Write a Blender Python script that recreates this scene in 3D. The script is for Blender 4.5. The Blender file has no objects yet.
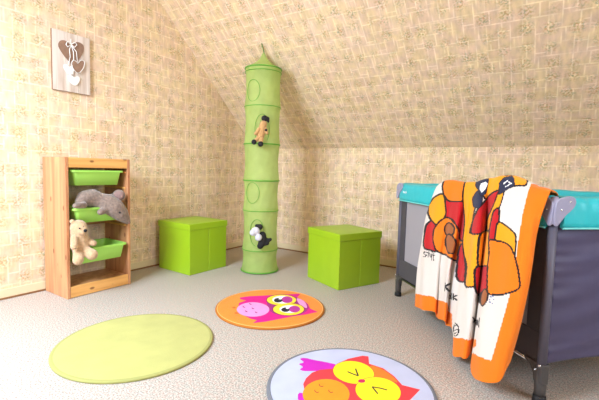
import bpy, bmesh, math, random
from mathutils import Vector, Matrix
random.seed(7)
S = bpy.context.scene
COL = S.collection
PI = math.pi

CTL = [[[0.5472,-0.075,0.7],[0.5472,-0.06,0.79],[0.5432,-0.012,0.806],[0.5432,0.038,0.7937],[0.4735,0.045,0.6464],[0.4149,0.05,0.4006],[0.3964,0.05,0.2255],[0.3885,0.05,0.0619]],[[0.5924,-0.075,0.7],[0.5924,-0.06,0.79],[0.5884,-0.012,0.8191],[0.5884,0.03,0.8151],[0.5745,0.06,0.6577],[0.552,0.07,0.4307],[0.5478,0.075,0.2415],[0.5495,0.08,0.098]],[[0.6589,-0.075,0.7],[0.6589,-0.06,0.79],[0.6549,-0.012,0.8243],[0.6549,0.03,0.8203],[0.6561,0.05,0.667],[0.6384,0.06,0.433],[0.6271,0.06,0.2486],[0.6205,0.06,0.1124]],[[0.7046,-0.075,0.7],[0.7046,-0.06,0.79],[0.7006,-0.012,0.821],[0.7006,0.03,0.817],[0.6952,0.045,0.661],[0.6538,0.045,0.42],[0.6246,0.04,0.2361],[0.6017,0.035,0.0758]],[[0.7652,-0.075,0.7],[0.7652,-0.06,0.79],[0.7612,-0.012,0.8184],[0.7612,0.03,0.8144],[0.8032,0.07,0.6736],[0.7895,0.085,0.4523],[0.7643,0.08,0.2714],[0.7527,0.08,0.1157]],[[0.8059,-0.075,0.7],[0.8059,-0.06,0.79],[0.8019,-0.012,0.8202],[0.8019,0.03,0.8162],[0.8062,0.045,0.6741],[0.7543,0.045,0.4331],[0.7375,0.045,0.2458],[0.7097,0.04,0.0748]],[[0.8445,-0.075,0.7],[0.8445,-0.06,0.79],[0.8405,-0.012,0.8218],[0.8405,0.035,0.8178],[0.8608,0.055,0.6757],[0.8438,0.06,0.4449],[0.8282,0.065,0.2665],[0.8117,0.065,0.0924]],[[0.8744,-0.075,0.7],[0.8744,-0.06,0.79],[0.8704,-0.012,0.823],[0.8704,0.04,0.819],[0.8835,0.055,0.6785],[0.8832,0.07,0.4402],[0.9095,0.11,0.233],[0.9252,0.13,0.0283]],[[0.9242,-0.075,0.7],[0.9242,-0.06,0.79],[0.9202,-0.012,0.8342],[0.9202,0.045,0.8302],[1.0052,0.105,0.6797],[1.021,0.13,0.4627],[1.0128,0.14,0.2636],[1.0118,0.155,0.0586]],[[0.9653,-0.075,0.7],[0.9653,-0.06,0.79],[0.9613,-0.012,0.8402],[0.9613,0.045,0.8362],[1.0187,0.09,0.6728],[1.0545,0.12,0.4625],[1.0543,0.135,0.2702],[1.0468,0.145,0.0709]],[[0.9918,-0.075,0.7],[0.9918,-0.06,0.79],[0.9878,-0.012,0.8413],[0.9878,0.04,0.8373],[0.9921,0.05,0.6605],[0.9931,0.06,0.445],[1.0107,0.08,0.2694],[0.9994,0.08,0.0989]],[[1.0484,-0.075,0.7],[1.0484,-0.06,0.79],[1.0444,-0.012,0.8516],[1.0444,0.05,0.8476],[1.0905,0.1,0.6657],[1.1,0.125,0.4662],[1.1116,0.15,0.2458],[1.1209,0.17,0.0408]],[[1.1077,-0.075,0.7],[1.1077,-0.06,0.79],[1.1037,-0.012,0.8534],[1.1037,0.05,0.8494],[1.1546,0.1,0.6749],[1.1856,0.14,0.4737],[1.205,0.17,0.2653],[1.2048,0.19,0.0595]],[[1.1698,-0.075,0.7],[1.1698,-0.06,0.79],[1.1658,-0.012,0.8395],[1.1658,0.05,0.8355],[1.2086,0.1,0.6827],[1.2497,0.14,0.4917],[1.2696,0.17,0.2927],[1.2611,0.19,0.0834]],[[1.2171,-0.075,0.7],[1.2171,-0.06,0.79],[1.2131,-0.012,0.8224],[1.2131,0.045,0.8184],[1.2523,0.09,0.689],[1.2972,0.13,0.5048],[1.3007,0.15,0.3049],[1.2826,0.17,0.1039]],[[1.24,-0.075,0.7],[1.24,-0.06,0.79],[1.2571,-0.012,0.8174],[1.2571,0.045,0.8134],[1.2792,0.08,0.6929],[1.3048,0.1,0.5136],[1.3019,0.12,0.3341],[1.285,0.15,0.1483]],[[1.24,-0.075,0.7],[1.24,-0.06,0.79],[1.268,-0.012,0.8094],[1.3047,0.042,0.8054],[1.2794,0.055,0.6706],[1.2836,0.07,0.5296],[1.2796,0.09,0.3544],[1.2786,0.13,0.1747]]]
NU = 240
NV = 260
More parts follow.
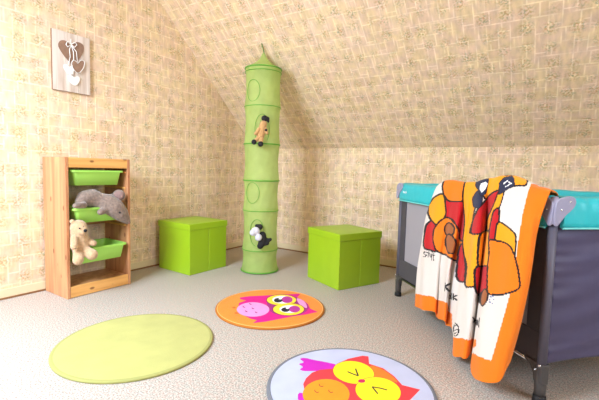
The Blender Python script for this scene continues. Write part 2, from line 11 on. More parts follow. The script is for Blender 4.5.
CELLS = [207,0,33,1,207,0,33,1,207,0,33,1,207,0,33,1,207,0,33,1,207,0,33,1,207,0,33,1,207,0,33,1,207,0,33,1,207,0,33,1,207,0,33,1,207,0,33,1,207,0,33,1,207,0,33,1,207,0,33,1,207,0,33,1,207,0,33,1,207,0,33,1,207,0,33,1,207,0,33,1,207,0,33,1,207,0,33,1,207,0,33,1,207,0,33,1,207,0,33,1,207,0,33,1,207,0,33,1,207,0,33,1,207,0,33,1,207,0,33,1,207,0,33,1,207,0,33,1,207,0,33,1,207,0,33,1,207,0,82,1,4,4,26,2,2,4,15,6,17,7,2,6,2,4,33,2,2,4,18,6,1,4,16,2,2,4,12,0,89,1,4,4,26,2,2,4,16,6,15,7,4,6,1,4,34,2,2,4,17,6,1,4,16,2,2,4,12,0,90,1,3,4,27,2,2,4,18,6,12,7,4,6,2,4,35,2,2,4,14,6,2,4,16,2,2,4,11,0,38,1,3,4,50,1,3,4,28,2,2,4,27,6,2,7,5,6,1,4,36,2,3,4,12,6,1,4,17,2,3,4,10,0,37,1,5,4,49,1,3,4,29,2,2,4,34,6,1,4,37,2,14,4,17,2,3,4,10,0,36,1,7,4,48,1,3,4,30,2,2,4,33,6,2,4,45,2,4,4,19,2,2,4,9,0,36,1,1,0,7,4,48,1,3,4,31,2,3,4,32,6,1,4,46,2,4,4,18,2,2,4,8,0,36,1,3,0,7,4,47,1,4,4,31,2,3,4,31,6,2,4,39,2,12,4,16,2,2,4,8,0,35,1,5,0,6,4,47,1,4,4,33,2,3,4,30,6,1,4,36,2,16,4,15,2,3,4,6,0,35,1,7,0,5,4,47,1,4,4,35,2,3,4,28,6,2,4,33,2,17,4,16,2,3,4,5,0,35,1,8,0,6,4,46,1,5,4,36,2,3,4,27,6,1,4,32,2,17,4,18,2,2,4,5,0,34,1,9,0,6,4,46,1,5,4,37,2,2,4,27,6,2,4,32,2,14,4,20,2,2,4,5,0,33,1,10,0,6,4,46,1,5,4,38,2,2,4,27,6,2,4,35,2,5,4,4,2,3,4,18,2,2,4,5,0,32,1,11,0,5,4,46,1,6,4,38,2,2,4,28,6,3,4,39,2,3,4,3,6,1,4,17,2,2,4,5,0,31,1,12,0,5,4,46,1,6,4,39,2,2,4,29,6,2,4,34,2,3,4,8,6,1,4,15,2,3,4,5,0,30,1,13,0,5,4,46,1,5,4,40,2,2,4,30,6,2,4,30,2,2,4,12,6,1,4,14,2,3,4,5,0,30,1,13,0,5,4,46,1,6,4,39,2,2,4,31,6,2,4,28,2,2,4,14,6,1,4,11,2,4,4,7,0,29,1,14,0,4,4,47,1,5,4,40,2,2,4,22,6,2,7,7,6,2,4,27,2,1,4,16,6,1,4,8,2,5,4,8,0,29,1,14,0,4,4,47,1,5,4,40,2,2,4,19,6,6,7,6,6,2,4,26,2,2,4,7,6,1,7,8,6,1,4,6,2,6,4,9,0,29,1,14,0,4,4,47,1,6,4,39,2,2,4,15,6,12,7,4,6,2,4,26,2,1,4,7,6,2,7,9,6,1,4,4,2,5,4,11,0,29,1,14,0,4,4,47,1,6,4,40,2,1,4,12,6,17,7,2,6,2,4,25,2,2,4,7,6,2,7,1,6,2,7,6,6,1,4,3,2,5,4,12,0,29,1,15,0,4,4,46,1,6,4,40,2,2,4,11,6,19,7,2,4,25,2,1,4,7,6,2,7,2,6,5,7,3,6,1,4,1,2,6,4,13,0,29,1,15,0,4,4,46,1,6,4,40,2,2,4,11,6,18,7,1,6,2,4,25,2,1,4,6,6,2,7,6,6,2,7,3,6,6,4,15,0,29,1,15,0,4,4,46,1,6,4,41,2,1,4,11,6,18,7,1,6,2,4,24,2,2,4,5,6,3,7,5,6,2,7,4,6,5,4,16,0,29,1,15,0,4,4,47,1,5,4,41,2,2,4,9,6,18,7,2,6,2,4,24,2,1,4,6,6,2,7,5,6,2,7,5,6,3,4,18,0,29,1,15,0,4,4,47,1,5,4,42,2,1,4,9,6,18,7,1,6,3,4,24,2,1,4,6,6,1,7,6,6,1,7,6,6,2,4,19,0,29,1,16,0,3,4,47,1,5,4,43,2,1,4,8,6,17,7,2,6,2,4,26,2,1,4,11,6,2,7,5,6,1,4,21,0,29,1,16,0,4,4,46,1,5,4,43,2,2,4,7,6,17,7,2,6,2,4,26,2,1,4,10,6,2,7,5,6,1,4,22,0,29,1,17,0,3,4,46,1,5,4,44,2,2,4,6,6,16,7,3,6,2,4,26,2,1,4,8,6,2,7,5,6,2,4,23,0,29,1,17,0,3,4,46,1,5,4,45,2,2,4,5,6,15,7,3,6,2,4,27,2,1,4,8,6,1,7,5,6,2,4,24,0,29,1,17,0,4,4,45,1,5,4,46,2,2,4,4,6,15,7,3,6,2,4,27,2,1,4,13,6,1,4,26,0,29,1,18,0,3,4,45,1,5,4,47,2,1,4,4,6,14,7,3,6,3,4,27,2,1,4,12,6,1,4,27,0,29,1,18,0,3,4,44,1,6,4,48,2,1,4,4,6,12,7,4,6,2,4,28,2,2,4,9,6,2,4,28,0,29,1,18,0,4,4,43,1,6,4,46,2,4,4,4,6,9,7,6,6,2,4,24,2,6,4,8,6,2,4,29,0,29,1,19,0,3,4,43,1,6,4,44,2,3,4,2,6,2,4,4,6,7,7,6,6,2,4,21,2,10,4,7,6,1,4,31,0,29,1,19,0,3,4,43,1,6,4,43,2,2,4,5,6,1,4,5,6,4,7,7,6,3,4,17,2,10,4,2,3,2,4,5,6,3,4,31,0,29,1,20,0,3,4,42,1,6,4,42,2,2,4,6,6,2,4,5,6,1,7,9,6,2,4,15,2,9,4,5,3,3,4,4,6,3,4,31,0,30,1,20,0,3,4,42,1,6,4,41,2,2,4,8,6,2,4,13,6,2,4,13,2,9,4,8,3,2,4,3,6,2,4,1,2,2,4,31,0,30,1,20,0,3,4,42,1,6,4,40,2,2,4,9,6,2,4,12,6,2,4,12,2,8,4,10,3,3,4,1,6,2,4,3,2,2,4,31,0,30,1,18,0,1,4,2,0,3,4,41,1,6,4,40,2,1,4,11,6,2,4,9,6,2,4,11,2,8,4,13,3,2,4,7,2,2,4,31,0,30,1,14,0,10,4,41,1,6,4,39,2,1,4,13,6,2,4,4,6,5,4,10,2,7,4,16,3,2,4,7,2,1,4,32,0,30,1,11,0,14,4,40,1,6,4,38,2,2,4,14,6,5,4,1,6,6,4,6,2,7,4,17,3,3,4,6,2,2,4,32,0,30,1,8,0,17,4,40,1,6,4,37,2,2,4,20,6,8,4,3,2,7,4,19,3,2,4,7,2,2,4,32,0,30,1,5,0,12,4,5,2,4,4,39,1,6,4,36,2,2,4,21,6,2,4,1,0,13,4,21,3,2,4,7,2,2,4,32,0,30,1,3,0,11,4,9,2,4,4,38,1,6,4,36,2,2,4,21,6,2,4,2,0,10,4,22,3,3,4,7,2,2,4,32,0,30,1,2,0,10,4,11,2,5,4,38,1,5,4,36,2,1,4,22,6,2,4,5,0,6,4,23,3,2,4,7,2,2,4,32,0,31,1,1,0,8,4,15,2,5,4,37,1,5,4,35,2,2,4,22,6,2,4,3,0,6,4,25,3,2,4,7,2,2,4,32,0,31,1,8,4,16,2,6,4,36,1,5,4,35,2,2,4,21,6,2,4,2,0,6,4,26,3,2,4,8,2,2,4,32,0,31,1,7,4,18,2,6,4,35,1,6,4,34,2,2,4,21,6,2,4,1,0,6,4,26,3,3,4,8,2,1,4,33,0,31,1,6,4,19,2,8,4,31,1,8,4,35,2,1,4,20,6,8,4,28,3,2,4,8,2,2,4,33,0,31,1,5,4,20,2,47,4,35,2,2,4,19,6,6,4,29,3,3,4,8,2,2,4,33,0,31,1,5,4,21,2,47,4,34,2,2,4,18,6,6,4,29,3,3,4,8,2,2,4,33,0,32,1,4,4,22,2,4,4,2,3,11,4,24,3,6,4,35,2,1,4,17,6,5,4,30,3,3,4,6,2,5,4,33,0,32,1,3,4,23,2,4,4,38,3,6,4,34,2,2,4,16,6,3,4,31,3,4,4,4,2,7,4,33,0,32,1,3,4,23,2,4,4,38,3,6,4,34,2,2,4,15,6,3,4,32,3,3,4,3,2,4,4,3,3,2,4,33,0,32,1,2,4,25,2,3,4,39,3,6,4,34,2,1,4,14,6,2,4,33,3,3,4,3,2,4,4,4,3,3,4,32,0,32,1,1,4,26,2,3,4,39,3,6,4,34,2,2,4,11,6,3,4,32,3,4,4,4,2,3,4,5,3,3,4,32,0,32,1,1,4,26,2,4,4,39,3,6,4,34,2,3,4,1,6,9,4,33,3,4,4,4,2,3,4,6,3,3,4,31,0,33,1,1,4,27,2,3,4,39,3,6,4,37,2,3,4,2,0,4,4,33,3,4,4,5,2,3,4,6,3,3,4,31,0,33,1,1,4,27,2,3,4,40,3,6,4,35,2,4,4,1,0,4,4,33,3,4,4,5,2,4,4,6,3,3,4,31,0,33,1,1,4,27,2,4,4,40,3,5,4,35,2,3,4,2,0,3,4,33,3,4,4,6,2,3,4,8,3,2,4,31,0,33,1,2,4,26,2,4,4,40,3,6,4,34,2,3,4,1,0,3,4,33,3,4,4,7,2,3,4,8,3,2,4,31,0,33,1,2,4,27,2,4,4,40,3,5,4,33,2,8,4,32,3,5,4,7,2,3,4,8,3,2,4,31,0,33,1,3,4,26,2,4,4,40,3,6,4,32,2,3,4,1,0,3,4,32,3,5,4,7,2,4,4,8,3,2,4,31,0,33,1,3,4,26,2,5,4,40,3,6,4,31,2,7,4,32,3,4,4,8,2,4,4,8,3,2,4,31,0,33,1,3,4,27,2,4,4,41,3,5,4,31,2,6,4,32,3,5,4,8,2,4,4,8,3,2,4,31,0,33,1,4,4,26,2,4,4,41,3,6,4,30,2,5,4,33,3,4,4,9,2,3,4,9,3,3,4,30,0,33,1,4,4,26,2,5,4,41,3,5,4,29,2,6,4,33,3,4,4,9,2,3,4,8,3,7,4,27,0,33,1,4,4,27,2,4,4,42,3,5,4,28,2,5,4,34,3,4,4,8,2,4,4,7,3,3,4,3,2,4,4,25,0,33,1,5,4,26,2,4,4,42,3,6,4,27,2,5,4,34,3,5,4,7,2,4,4,7,3,3,4,5,2,4,4,23,0,33,1,5,4,26,2,4,4,43,3,5,4,27,2,5,4,34,3,5,4,7,2,4,4,7,3,2,4,8,2,4,4,21,0,33,1,1,0,5,4,25,2,4,4,44,3,5,4,26,2,4,4,35,3,5,4,7,2,4,4,7,3,2,4,10,2,4,4,18,0,34,1,2,0,4,4,25,2,4,4,44,3,5,4,26,2,4,4,36,3,5,4,6,2,4,4,7,3,2,4,12,2,4,4,16,0,34,1,3,0,4,4,23,2,5,4,4,3,9,4,32,3,5,4,25,2,3,4,37,3,5,4,6,2,4,4,7,3,2,4,14,2,4,4,14,0,34,1,4,0,4,4,22,2,21,4,30,3,4,4,25,2,3,4,37,3,6,4,5,2,4,4,7,3,2,4,16,2,4,4,12,0,34,1,5,0,3,4,21,2,12,4,6,1,6,4,28,3,5,4,24,2,3,4,38,3,5,4,4,2,5,4,7,3,2,4,18,2,3,4,11,0,34,1,6,0,3,4,20,2,6,4,15,1,4,4,28,3,4,4,23,2,3,4,39,3,6,4,2,2,6,4,7,3,2,4,19,2,4,4,9,0,34,1,6,0,4,4,18,2,5,4,18,1,4,4,27,3,5,4,22,2,3,4,37,3,16,4,7,3,2,4,21,2,3,4,8,0,34,1,7,0,4,4,15,2,5,4,21,1,4,4,26,3,5,4,22,2,3,4,33,3,15,4,1,2,4,4,7,3,2,4,23,2,3,4,6,0,34,1,8,0,4,4,13,2,4,4,16,1,5,4,3,1,4,4,26,3,4,4,21,2,4,4,29,3,9,4,11,2,4,4,7,3,2,4,24,2,3,4,5,0,34,1,9,0,4,4,11,2,4,4,13,1,12,4,1,1,4,4,25,3,5,4,20,2,4,4,25,3,9,4,16,2,3,4,7,3,2,4,25,2,3,4,4,0,34,1,8,0,7,4,8,2,4,4,12,1,6,4,5,5,4,4,1,1,4,4,24,3,5,4,20,2,3,4,23,3,7,4,21,2,3,4,7,3,2,4,26,2,2,4,4,0,34,1,7,0,4,4,1,3,5,4,5,2,3,4,12,1,5,4,10,5,3,4,2,1,4,4,23,3,4,4,20,2,3,4,20,3,7,4,24,2,4,4,6,3,2,4,26,2,3,4,3,0,34,1,6,0,4,4,4,3,4,4,4,2,3,4,11,1,5,4,12,5,3,4,2,1,4,4,22,3,4,4,19,2,4,4,18,3,6,4,27,2,4,4,6,3,2,4,27,2,2,4,3,0,34,1,5,0,4,4,7,3,4,4,1,2,3,4,11,1,5,4,14,5,3,4,2,1,5,4,20,3,4,4,19,2,4,4,15,3,7,4,29,2,4,4,6,3,2,4,27,2,2,4,3,0,34,1,4,0,4,4,10,3,5,4,11,1,5,4,16,5,3,4,2,1,6,4,18,3,4,4,19,2,4,4,10,3,11,4,30,2,4,4,1,3,8,4,26,2,2,4,3,0,34,1,4,0,4,4,11,3,4,4,10,1,5,4,18,5,3,4,2,1,7,4,16,3,5,4,18,2,4,4,6,3,8,4,1,2,5,4,32,2,18,4,20,2,2,4,3,0,34,1,3,0,4,4,13,3,2,4,11,1,5,4,18,5,3,4,4,1,7,4,14,3,5,4,18,2,13,4,6,2,4,4,34,2,4,4,7,1,10,4,16,2,3,4,1,0,35,1,3,0,4,4,12,3,3,4,11,1,5,4,18,5,3,4,5,1,8,4,13,3,4,4,18,2,9,4,9,2,5,4,34,2,3,4,15,1,6,4,13,2,3,4,1,0,35,1,3,0,4,4,12,3,2,4,12,1,6,4,17,5,3,4,6,1,8,4,12,3,4,4,36,2,5,4,34,2,3,4,19,1,5,4,11,2,2,4,1,0,35,1,3,0,4,4,11,3,3,4,12,1,7,4,16,5,3,4,8,1,8,4,10,3,4,4,36,2,5,4,34,2,3,4,22,1,4,4,9,2,2,4,1,0,35,1,3,0,4,4,11,3,2,4,14,1,8,4,14,5,3,4,10,1,7,4,9,3,4,4,36,2,5,4,35,2,3,4,23,1,4,4,7,2,2,4,1,0,35,1,3,0,4,4,10,3,3,4,16,1,9,4,3,5,5,4,2,5,4,4,11,1,7,4,8,3,4,4,36,2,5,4,35,2,3,4,25,1,4,4,5,2,2,4,1,0,35,1,3,0,4,4,10,3,3,4,19,1,19,4,14,1,6,4,7,3,4,4,36,2,5,4,35,2,3,4,27,1,3,4,4,2,2,4,1,0,35,1,3,0,4,4,10,3,3,4,24,1,4,4,5,5,4,4,16,1,5,4,7,3,4,4,36,2,5,4,36,2,3,4,27,1,3,4,3,2,2,4,1,0,35,1,3,0,4,4,10,3,3,4,24,1,3,4,8,5,3,4,17,1,5,4,5,3,4,4,36,2,5,4,36,2,3,4,28,1,3,4,2,2,2,4,1,0,35,1,4,0,3,4,10,3,3,4,23,1,4,4,9,5,4,4,16,1,5,4,5,3,4,4,35,2,5,4,36,2,3,4,29,1,2,4,2,2,2,4,1,0,35,1,4,0,3,4,10,3,3,4,23,1,3,4,11,5,4,4,17,1,12,4,35,2,5,4,37,2,2,4,30,1,2,4,1,2,2,4,1,0,35,1,4,0,3,4,10,3,3,4,22,1,4,4,13,5,4,4,17,1,10,4,36,2,4,4,37,2,3,4,29,1,5,4,1,0,35,1,4,0,3,4,10,3,3,4,22,1,4,4,14,5,6,4,20,1,5,4,35,2,4,4,37,2,3,4,30,1,4,4,1,0,35,1,4,0,3,4,11,3,2,4,22,1,5,4,14,5,7,4,17,1,6,4,35,2,4,4,37,2,3,4,31,1,3,4,1,0,35,1,4,0,3,4,11,3,2,4,23,1,4,4,15,5,8,4,12,1,10,4,34,2,4,4,37,2,3,4,32,1,2,4,1,0,35,1,4,0,3,4,11,3,2,4,23,1,4,4,16,5,9,4,9,1,4,4,2,3,5,4,34,2,4,4,38,2,2,4,32,1,2,4,1,0,35,1,4,0,3,4,11,3,2,4,24,1,4,4,17,5,8,4,8,1,3,4,4,3,5,4,33,2,4,4,38,2,2,4,32,1,3,4,35,1,4,0,3,4,11,3,3,4,23,1,4,4,18,5,8,4,6,1,4,4,4,3,6,4,32,2,4,4,38,2,2,4,33,1,2,4,35,1,4,0,3,4,12,3,2,4,24,1,4,4,18,5,8,4,5,1,3,4,6,3,7,4,31,2,4,4,37,2,2,4,33,1,2,4,35,1,4,0,3,4,12,3,3,4,24,1,3,4,19,5,7,4,5,1,3,4,6,3,9,4,29,2,4,4,37,2,2,4,34,1,2,4,34,1,4,0,3,4,12,3,3,4,25,1,3,4,19,5,6,4,5,1,3,4,7,3,10,4,27,2,4,4,37,2,2,4,34,1,2,4,34,1,4,0,3,4,13,3,3,4,25,1,3,4,18,5,6,4,5,1,3,4,8,3,11,4,25,2,4,4,37,2,2,4,34,1,2,4,34,1,5,0,3,4,13,3,2,4,25,1,3,4,18,5,6,4,5,1,3,4,9,3,11,4,24,2,4,4,37,2,2,4,35,1,2,4,33,1,5,0,3,4,13,3,3,4,25,1,3,4,16,5,6,4,6,1,3,4,10,3,11,4,23,2,4,4,37,2,2,4,35,1,2,4,33,1,5,0,3,4,14,3,3,4,25,1,3,4,14,5,7,4,6,1,3,4,11,3,11,4,23,2,3,4,37,2,2,4,35,1,3,4,32,1,5,0,3,4,14,3,3,4,26,1,3,4,11,5,8,4,7,1,3,4,13,3,10,4,22,2,4,4,36,2,2,4,36,1,2,4,32,1,6,0,3,4,14,3,3,4,26,1,4,4,7,5,8,4,9,1,3,4,15,3,9,4,21,2,4,4,35,2,3,4,36,1,2,4,32,1,7,0,2,4,14,3,4,4,15,1,2,4,10,1,4,4,2,5,8,4,12,1,3,4,18,3,7,4,20,2,4,4,29,2,10,4,35,1,3,4,31,1,7,0,3,4,14,3,6,4,4,1,15,4,6,1,10,4,16,1,3,4,18,3,6,4,21,2,4,4,17,2,16,4,2,3,3,4,36,1,2,4,31,1,8,0,4,4,13,3,27,4,29,1,3,4,19,3,6,4,20,2,31,4,8,3,3,4,36,1,2,4,31,1,9,0,27,4,12,0,6,4,27,1,3,4,20,3,5,4,19,2,22,4,18,3,3,4,36,1,2,4,31,1,11,0,15,4,25,0,5,4,25,1,3,4,21,3,5,4,17,2,5,4,36,3,3,4,36,1,3,4,30,1,14,0,1,4,2,0,5,4,1,0,1,4,29,0,5,4,23,1,3,4,22,3,4,4,17,2,3,4,39,3,2,4,37,1,2,4,30,1,9,0,1,4,4,0,1,4,5,0,1,4,2,0,1,4,31,0,29,4,22,3,4,4,16,2,3,4,40,3,2,4,37,1,2,4,30,1,8,0,5,4,1,0,1,4,5,0,1,4,2,0,1,4,33,0,27,4,22,3,5,4,14,2,4,4,40,3,2,4,37,1,2,4,30,1,8,0,2,4,2,0,5,4,3,0,1,4,2,0,1,4,1,0,1,4,34,0,9,4,12,0,3,4,23,3,4,4,14,2,4,4,40,3,3,4,36,1,3,4,29,1,8,0,1,4,5,0,1,4,1,0,1,4,2,0,6,4,56,0,3,4,23,3,4,4,14,2,4,4,40,3,3,4,37,1,2,4,29,1,9,0,2,4,3,0,1,4,1,0,2,4,1,0,2,4,1,0,2,4,58,0,2,4,23,3,4,4,14,2,4,4,41,3,2,4,37,1,2,4,29,1,11,0,2,4,1,0,1,4,1,0,2,4,1,0,2,4,2,0,1,4,58,0,2,4,23,3,4,4,14,2,4,4,41,3,2,4,37,1,2,4,29,1,11,0,2,4,1,0,1,4,2,0,1,4,1,0,2,4,2,0,1,4,58,0,3,4,23,3,3,4,14,2,4,4,41,3,2,4,37,1,3,4,28,1,11,0,1,4,2,0,1,4,2,0,4,4,2,0,1,4,58,0,3,4,23,3,3,4,15,2,3,4,41,3,3,4,37,1,2,4,28,1,8,0,4,4,2,0,1,4,5,0,1,4,2,0,1,4,58,0,3,4,23,3,4,4,14,2,3,4,41,3,3,4,37,1,2,4,28,1,20,0,1,4,2,0,2,4,57,0,3,4,23,3,4,4,14,2,4,4,41,3,2,4,37,1,2,4,28,1,20,0,1,4,2,0,2,4,57,0,3,4,23,3,4,4,14,2,4,4,41,3,2,4,37,1,3,4,27,1,20,0,1,4,61,0,3,4,23,3,4,4,15,2,3,4,41,3,2,4,37,1,2,4,28,1,82,0,3,4,23,3,4,4,15,2,3,4,41,3,3,4,35,1,3,4,28,1,82,0,3,4,23,3,4,4,15,2,4,4,41,3,2,4,33,1,4,4,29,1,82,0,3,4,24,3,3,4,15,2,4,4,41,3,2,4,31,1,4,4,31,1,82,0,3,4,24,3,3,4,15,2,4,4,40,3,3,4,28,1,6,4,32,1,82,0,3,4,24,3,3,4,16,2,3,4,37,3,7,4,24,1,6,4,35,1,83,0,2,4,24,3,3,4,16,2,4,4,35,3,2,4,3,5,3,4,20,1,7,4,38,1,83,0,3,4,22,3,5,4,15,2,4,4,33,3,3,4,5,5,4,4,2,1,19,4,3,0,39,1,83,0,3,4,18,3,9,4,15,2,4,4,32,3,3,4,7,5,20,4,7,0,39,1,83,0,3,4,16,3,6,4,2,0,3,4,13,2,7,4,30,3,3,4,8,5,2,4,3,0,2,8,20,0,39,1,83,0,3,4,14,3,4,4,6,0,4,4,8,2,11,4,29,3,3,4,9,5,2,4,1,0,2,8,22,0,39,1,83,0,3,4,12,3,4,4,9,0,15,4,3,0,4,4,28,3,4,4,9,5,2,4,24,0,40,1,83,0,4,4,9,3,4,4,12,0,10,4,8,0,4,4,26,3,4,4,10,5,2,4,5,0,1,8,18,0,40,1,84,0,4,4,7,3,3,4,16,0,4,4,13,0,4,4,24,3,5,4,10,5,2,4,1,0,1,8,22,0,40,1,84,0,4,4,5,3,4,4,34,0,5,4,22,3,5,4,11,5,2,4,24,0,40,1,85,0,4,4,2,3,5,4,36,0,5,4,20,3,6,4,11,5,1,4,2,0,2,8,21,0,40,1,85,0,9,4,39,0,6,4,17,3,7,4,10,5,2,4,5,0,1,8,18,0,41,1,86,0,7,4,42,0,5,4,15,3,8,4,10,5,1,4,25,0,41,1,87,0,4,4,47,0,4,4,12,3,9,4,9,5,2,4,25,0,41,1,139,0,5,4,9,3,11,4,7,5,2,4,26,0,41,1,141,0,5,4,6,3,14,4,4,5,2,4,27,0,41,1,143,0,28,4,27,0,42,1,144,0,23,4,31,0,42,1,147,0,14,4,37,0,42,1,68,0,5,4,77,0,9,4,39,0,42,1,65,0,7,4,78,0,8,4,40,0,42,1,64,0,7,4,78,0,7,4,41,0,43,1,55,0,2,4,5,0,7,4,81,0,5,4,42,0,43,1,55,0,3,4,3,0,6,4,83,0,4,4,43,0,43,1,55,0,3,4,2,0,5,4,86,0,1,4,45,0,43,1,55,0,3,4,1,0,5,4,132,0,44,1,55,0,7,4,134,0,44,1,55,0,6,4,135,0,44,1,55,0,6,4,135,0,44,1,55,0,9,4,101,0,3,4,28,0,44,1,55,0,18,4,92,0,3,4,27,0,45,1,55,0,3,4,1,0,14,4,92,0,3,4,27,0,45,1,55,0,3,4,2,0,12,4,93,0,3,4,27,0,45,1,55,0,3,4,4,0,7,4,10,0,2,4,2,0,1,4,81,0,3,4,27,0,45,1,55,0,3,4,21,0,3,4,1,0,2,4,4,0,1,4,72,0,2,4,2,0,2,4,26,0,46,1,55,0,3,4,22,0,2,4,1,0,2,4,2,0,3,4,71,0,4,4,1,0,3,4,25,0,46,1,55,0,2,4,17,0,5,4,1,0,2,4,1,0,2,4,1,0,3,4,71,0,5,4,1,0,3,4,25,0,46,1,71,0,11,4,1,0,5,4,72,0,5,4,1,0,3,4,25,0,46,1,70,0,3,4,4,0,5,4,1,0,4,4,72,0,5,4,29,0,47,1,73,0,9,4,1,0,3,4,72,0,5,4,30,0,47,1,72,0,4,4,2,0,4,4,1,0,9,4,42,0,2,4,22,0,4,4,31,0,47,1,72,0,11,4,1,0,7,4,44,0,3,4,19,0,4,4,32,0,47,1,72,0,8,4,1,0,2,4,1,0,2,4,1,0,3,4,46,0,3,4,17,0,4,4,33,0,47,1,81,0,1,4,2,0,2,4,51,0,3,4,16,0,4,4,32,0,48,1,138,0,3,4,14,0,4,4,33,0,48,1,137,0,4,4,13,0,4,4,34,0,48,1,137,0,5,4,11,0,5,4,34,0,48,1,138,0,6,4,8,0,5,4,35,0,48,1,140,0,5,4,6,0,5,4,35,0,49,1,144,0,3,4,3,0,6,4,35,0,49,1,105,0,5,4,35,0,10,4,36,0,49,1,65,0,1,1,38,0,1,4,3,0,3,4,32,0,2,4,3,0,6,4,10,0,2,1,25,0,49,1,62,0,5,1,36,0,1,4,2,0,2,4,2,0,2,4,31,0,4,4,2,0,5,4,9,0,3,1,25,0,49,1,47,0,21,1,34,0,1,4,2,0,1,4,5,0,1,4,32,0,5,4,1,0,3,4,9,0,5,1,23,0,50,1,19,0,9,1,13,0,28,1,32,0,1,4,2,0,1,4,6,0,1,4,33,0,7,4,10,0,5,1,23,0,50,1,14,0,15,1,9,0,32,1,31,0,1,4,1,0,1,4,5,0,4,4,33,0,5,4,10,0,6,1,23,0,50,1,11,0,20,1,3,0,37,1,29,0,1,4,1,0,1,4,4,0,2,4,2,0,2,4,47,0,6,1,24,0,50,1,9,0,63,1,27,0,1,4,2,0,1,4,3,0,1,4,4,0,2,4,47,0,5,1,25,0,50,1,7,0,65,1,27,0,1,4,1,0,1,4,3,0,1,4,3,0,1,4,1,0,2,4,46,0,5,1,25,0,51,1,5,0,68,1,25,0,1,4,1,0,1,4,3,0,1,4,2,0,2,4,2,0,1,4,47,0,5,1,25,0,51,1,2,0,72,1,24,0,1,4,4,0,1,4,2,0,2,4,2,0,2,4,46,0,5,1,26,0,129,1,19,0,1,4,1,0,1,4,2,0,1,4,2,0,1,4,3,0,2,4,47,0,4,1,27,0,133,1,15,0,1,4,3,0,1,4,2,0,1,4,1,0,3,4,48,0,5,1,5,0,13,1,9,0,136,1,11,0,1,4,1,0,1,4,4,0,3,4,23,0,3,1,25,0,4,1,5,0,21,1,1,0,138,1,10,0,1,4,3,0,1,4,1,0,2,4,3,0,29,1,20,0,5,1,3,0,162,1,9,0,1,4,1,0,1,4,3,0,2,4,2,0,34,1,17,0,4,1,3,0,163,1,9,0,1,4,3,0,3,4,2,0,37,1,14,0,5,1,3,0,163,1,8,0,3,4,2,0,2,4,2,0,38,1,14,0,4,1,3,0,164,1,8,0,2,4,2,0,3,4,2,0,39,1,12,0,5,1,3,0,164,1,8,0,2,4,2,0,2,4,2,0,41,1,11,0,5,1,2,0,166,1,6,0,2,4,2,0,2,4,2,0,43,1,9,0,5,1,3,0,166,1,6,0,2,4,2,0,2,4,2,0,43,1,9,0,5,1,2,0,167,1,5,0,3,4,1,0,2,4,2,0,45,1,7,0,5,1,3,0,167,1,5,0,6,4,2,0,46,1,6,0,5,1,2,0,168,1,5,0,5,4,2,0,48,1,4,0,6,1,2,0,168,1,5,0,5,4,2,0,57,1,3,0,169,1,4,0,4,4,3,0,57,1,2,0,170,1,3,0,5,4,2,0,58,1,2,0,170,1,3,0,5,4,2,0,57,1,3,0,170,1,3,0,4,4,2,0,58,1,2,0,171,1,3,0,4,4,2,0,58,1,2,0,171,1,3,0,3,4,3,0,57,1,3,0,171,1,3,0,3,4,3,0,57,1,3,0,172,1,3,0,1,4,3,0,58,1,2,0,173,1,7,0,57,1,3,0,173,1,7,0,57,1,3,0,173,1,7,0,57,1,3,0,173,1,6,0,58,1,3,0,173,1,6,0,57,1,3,0,85,1]
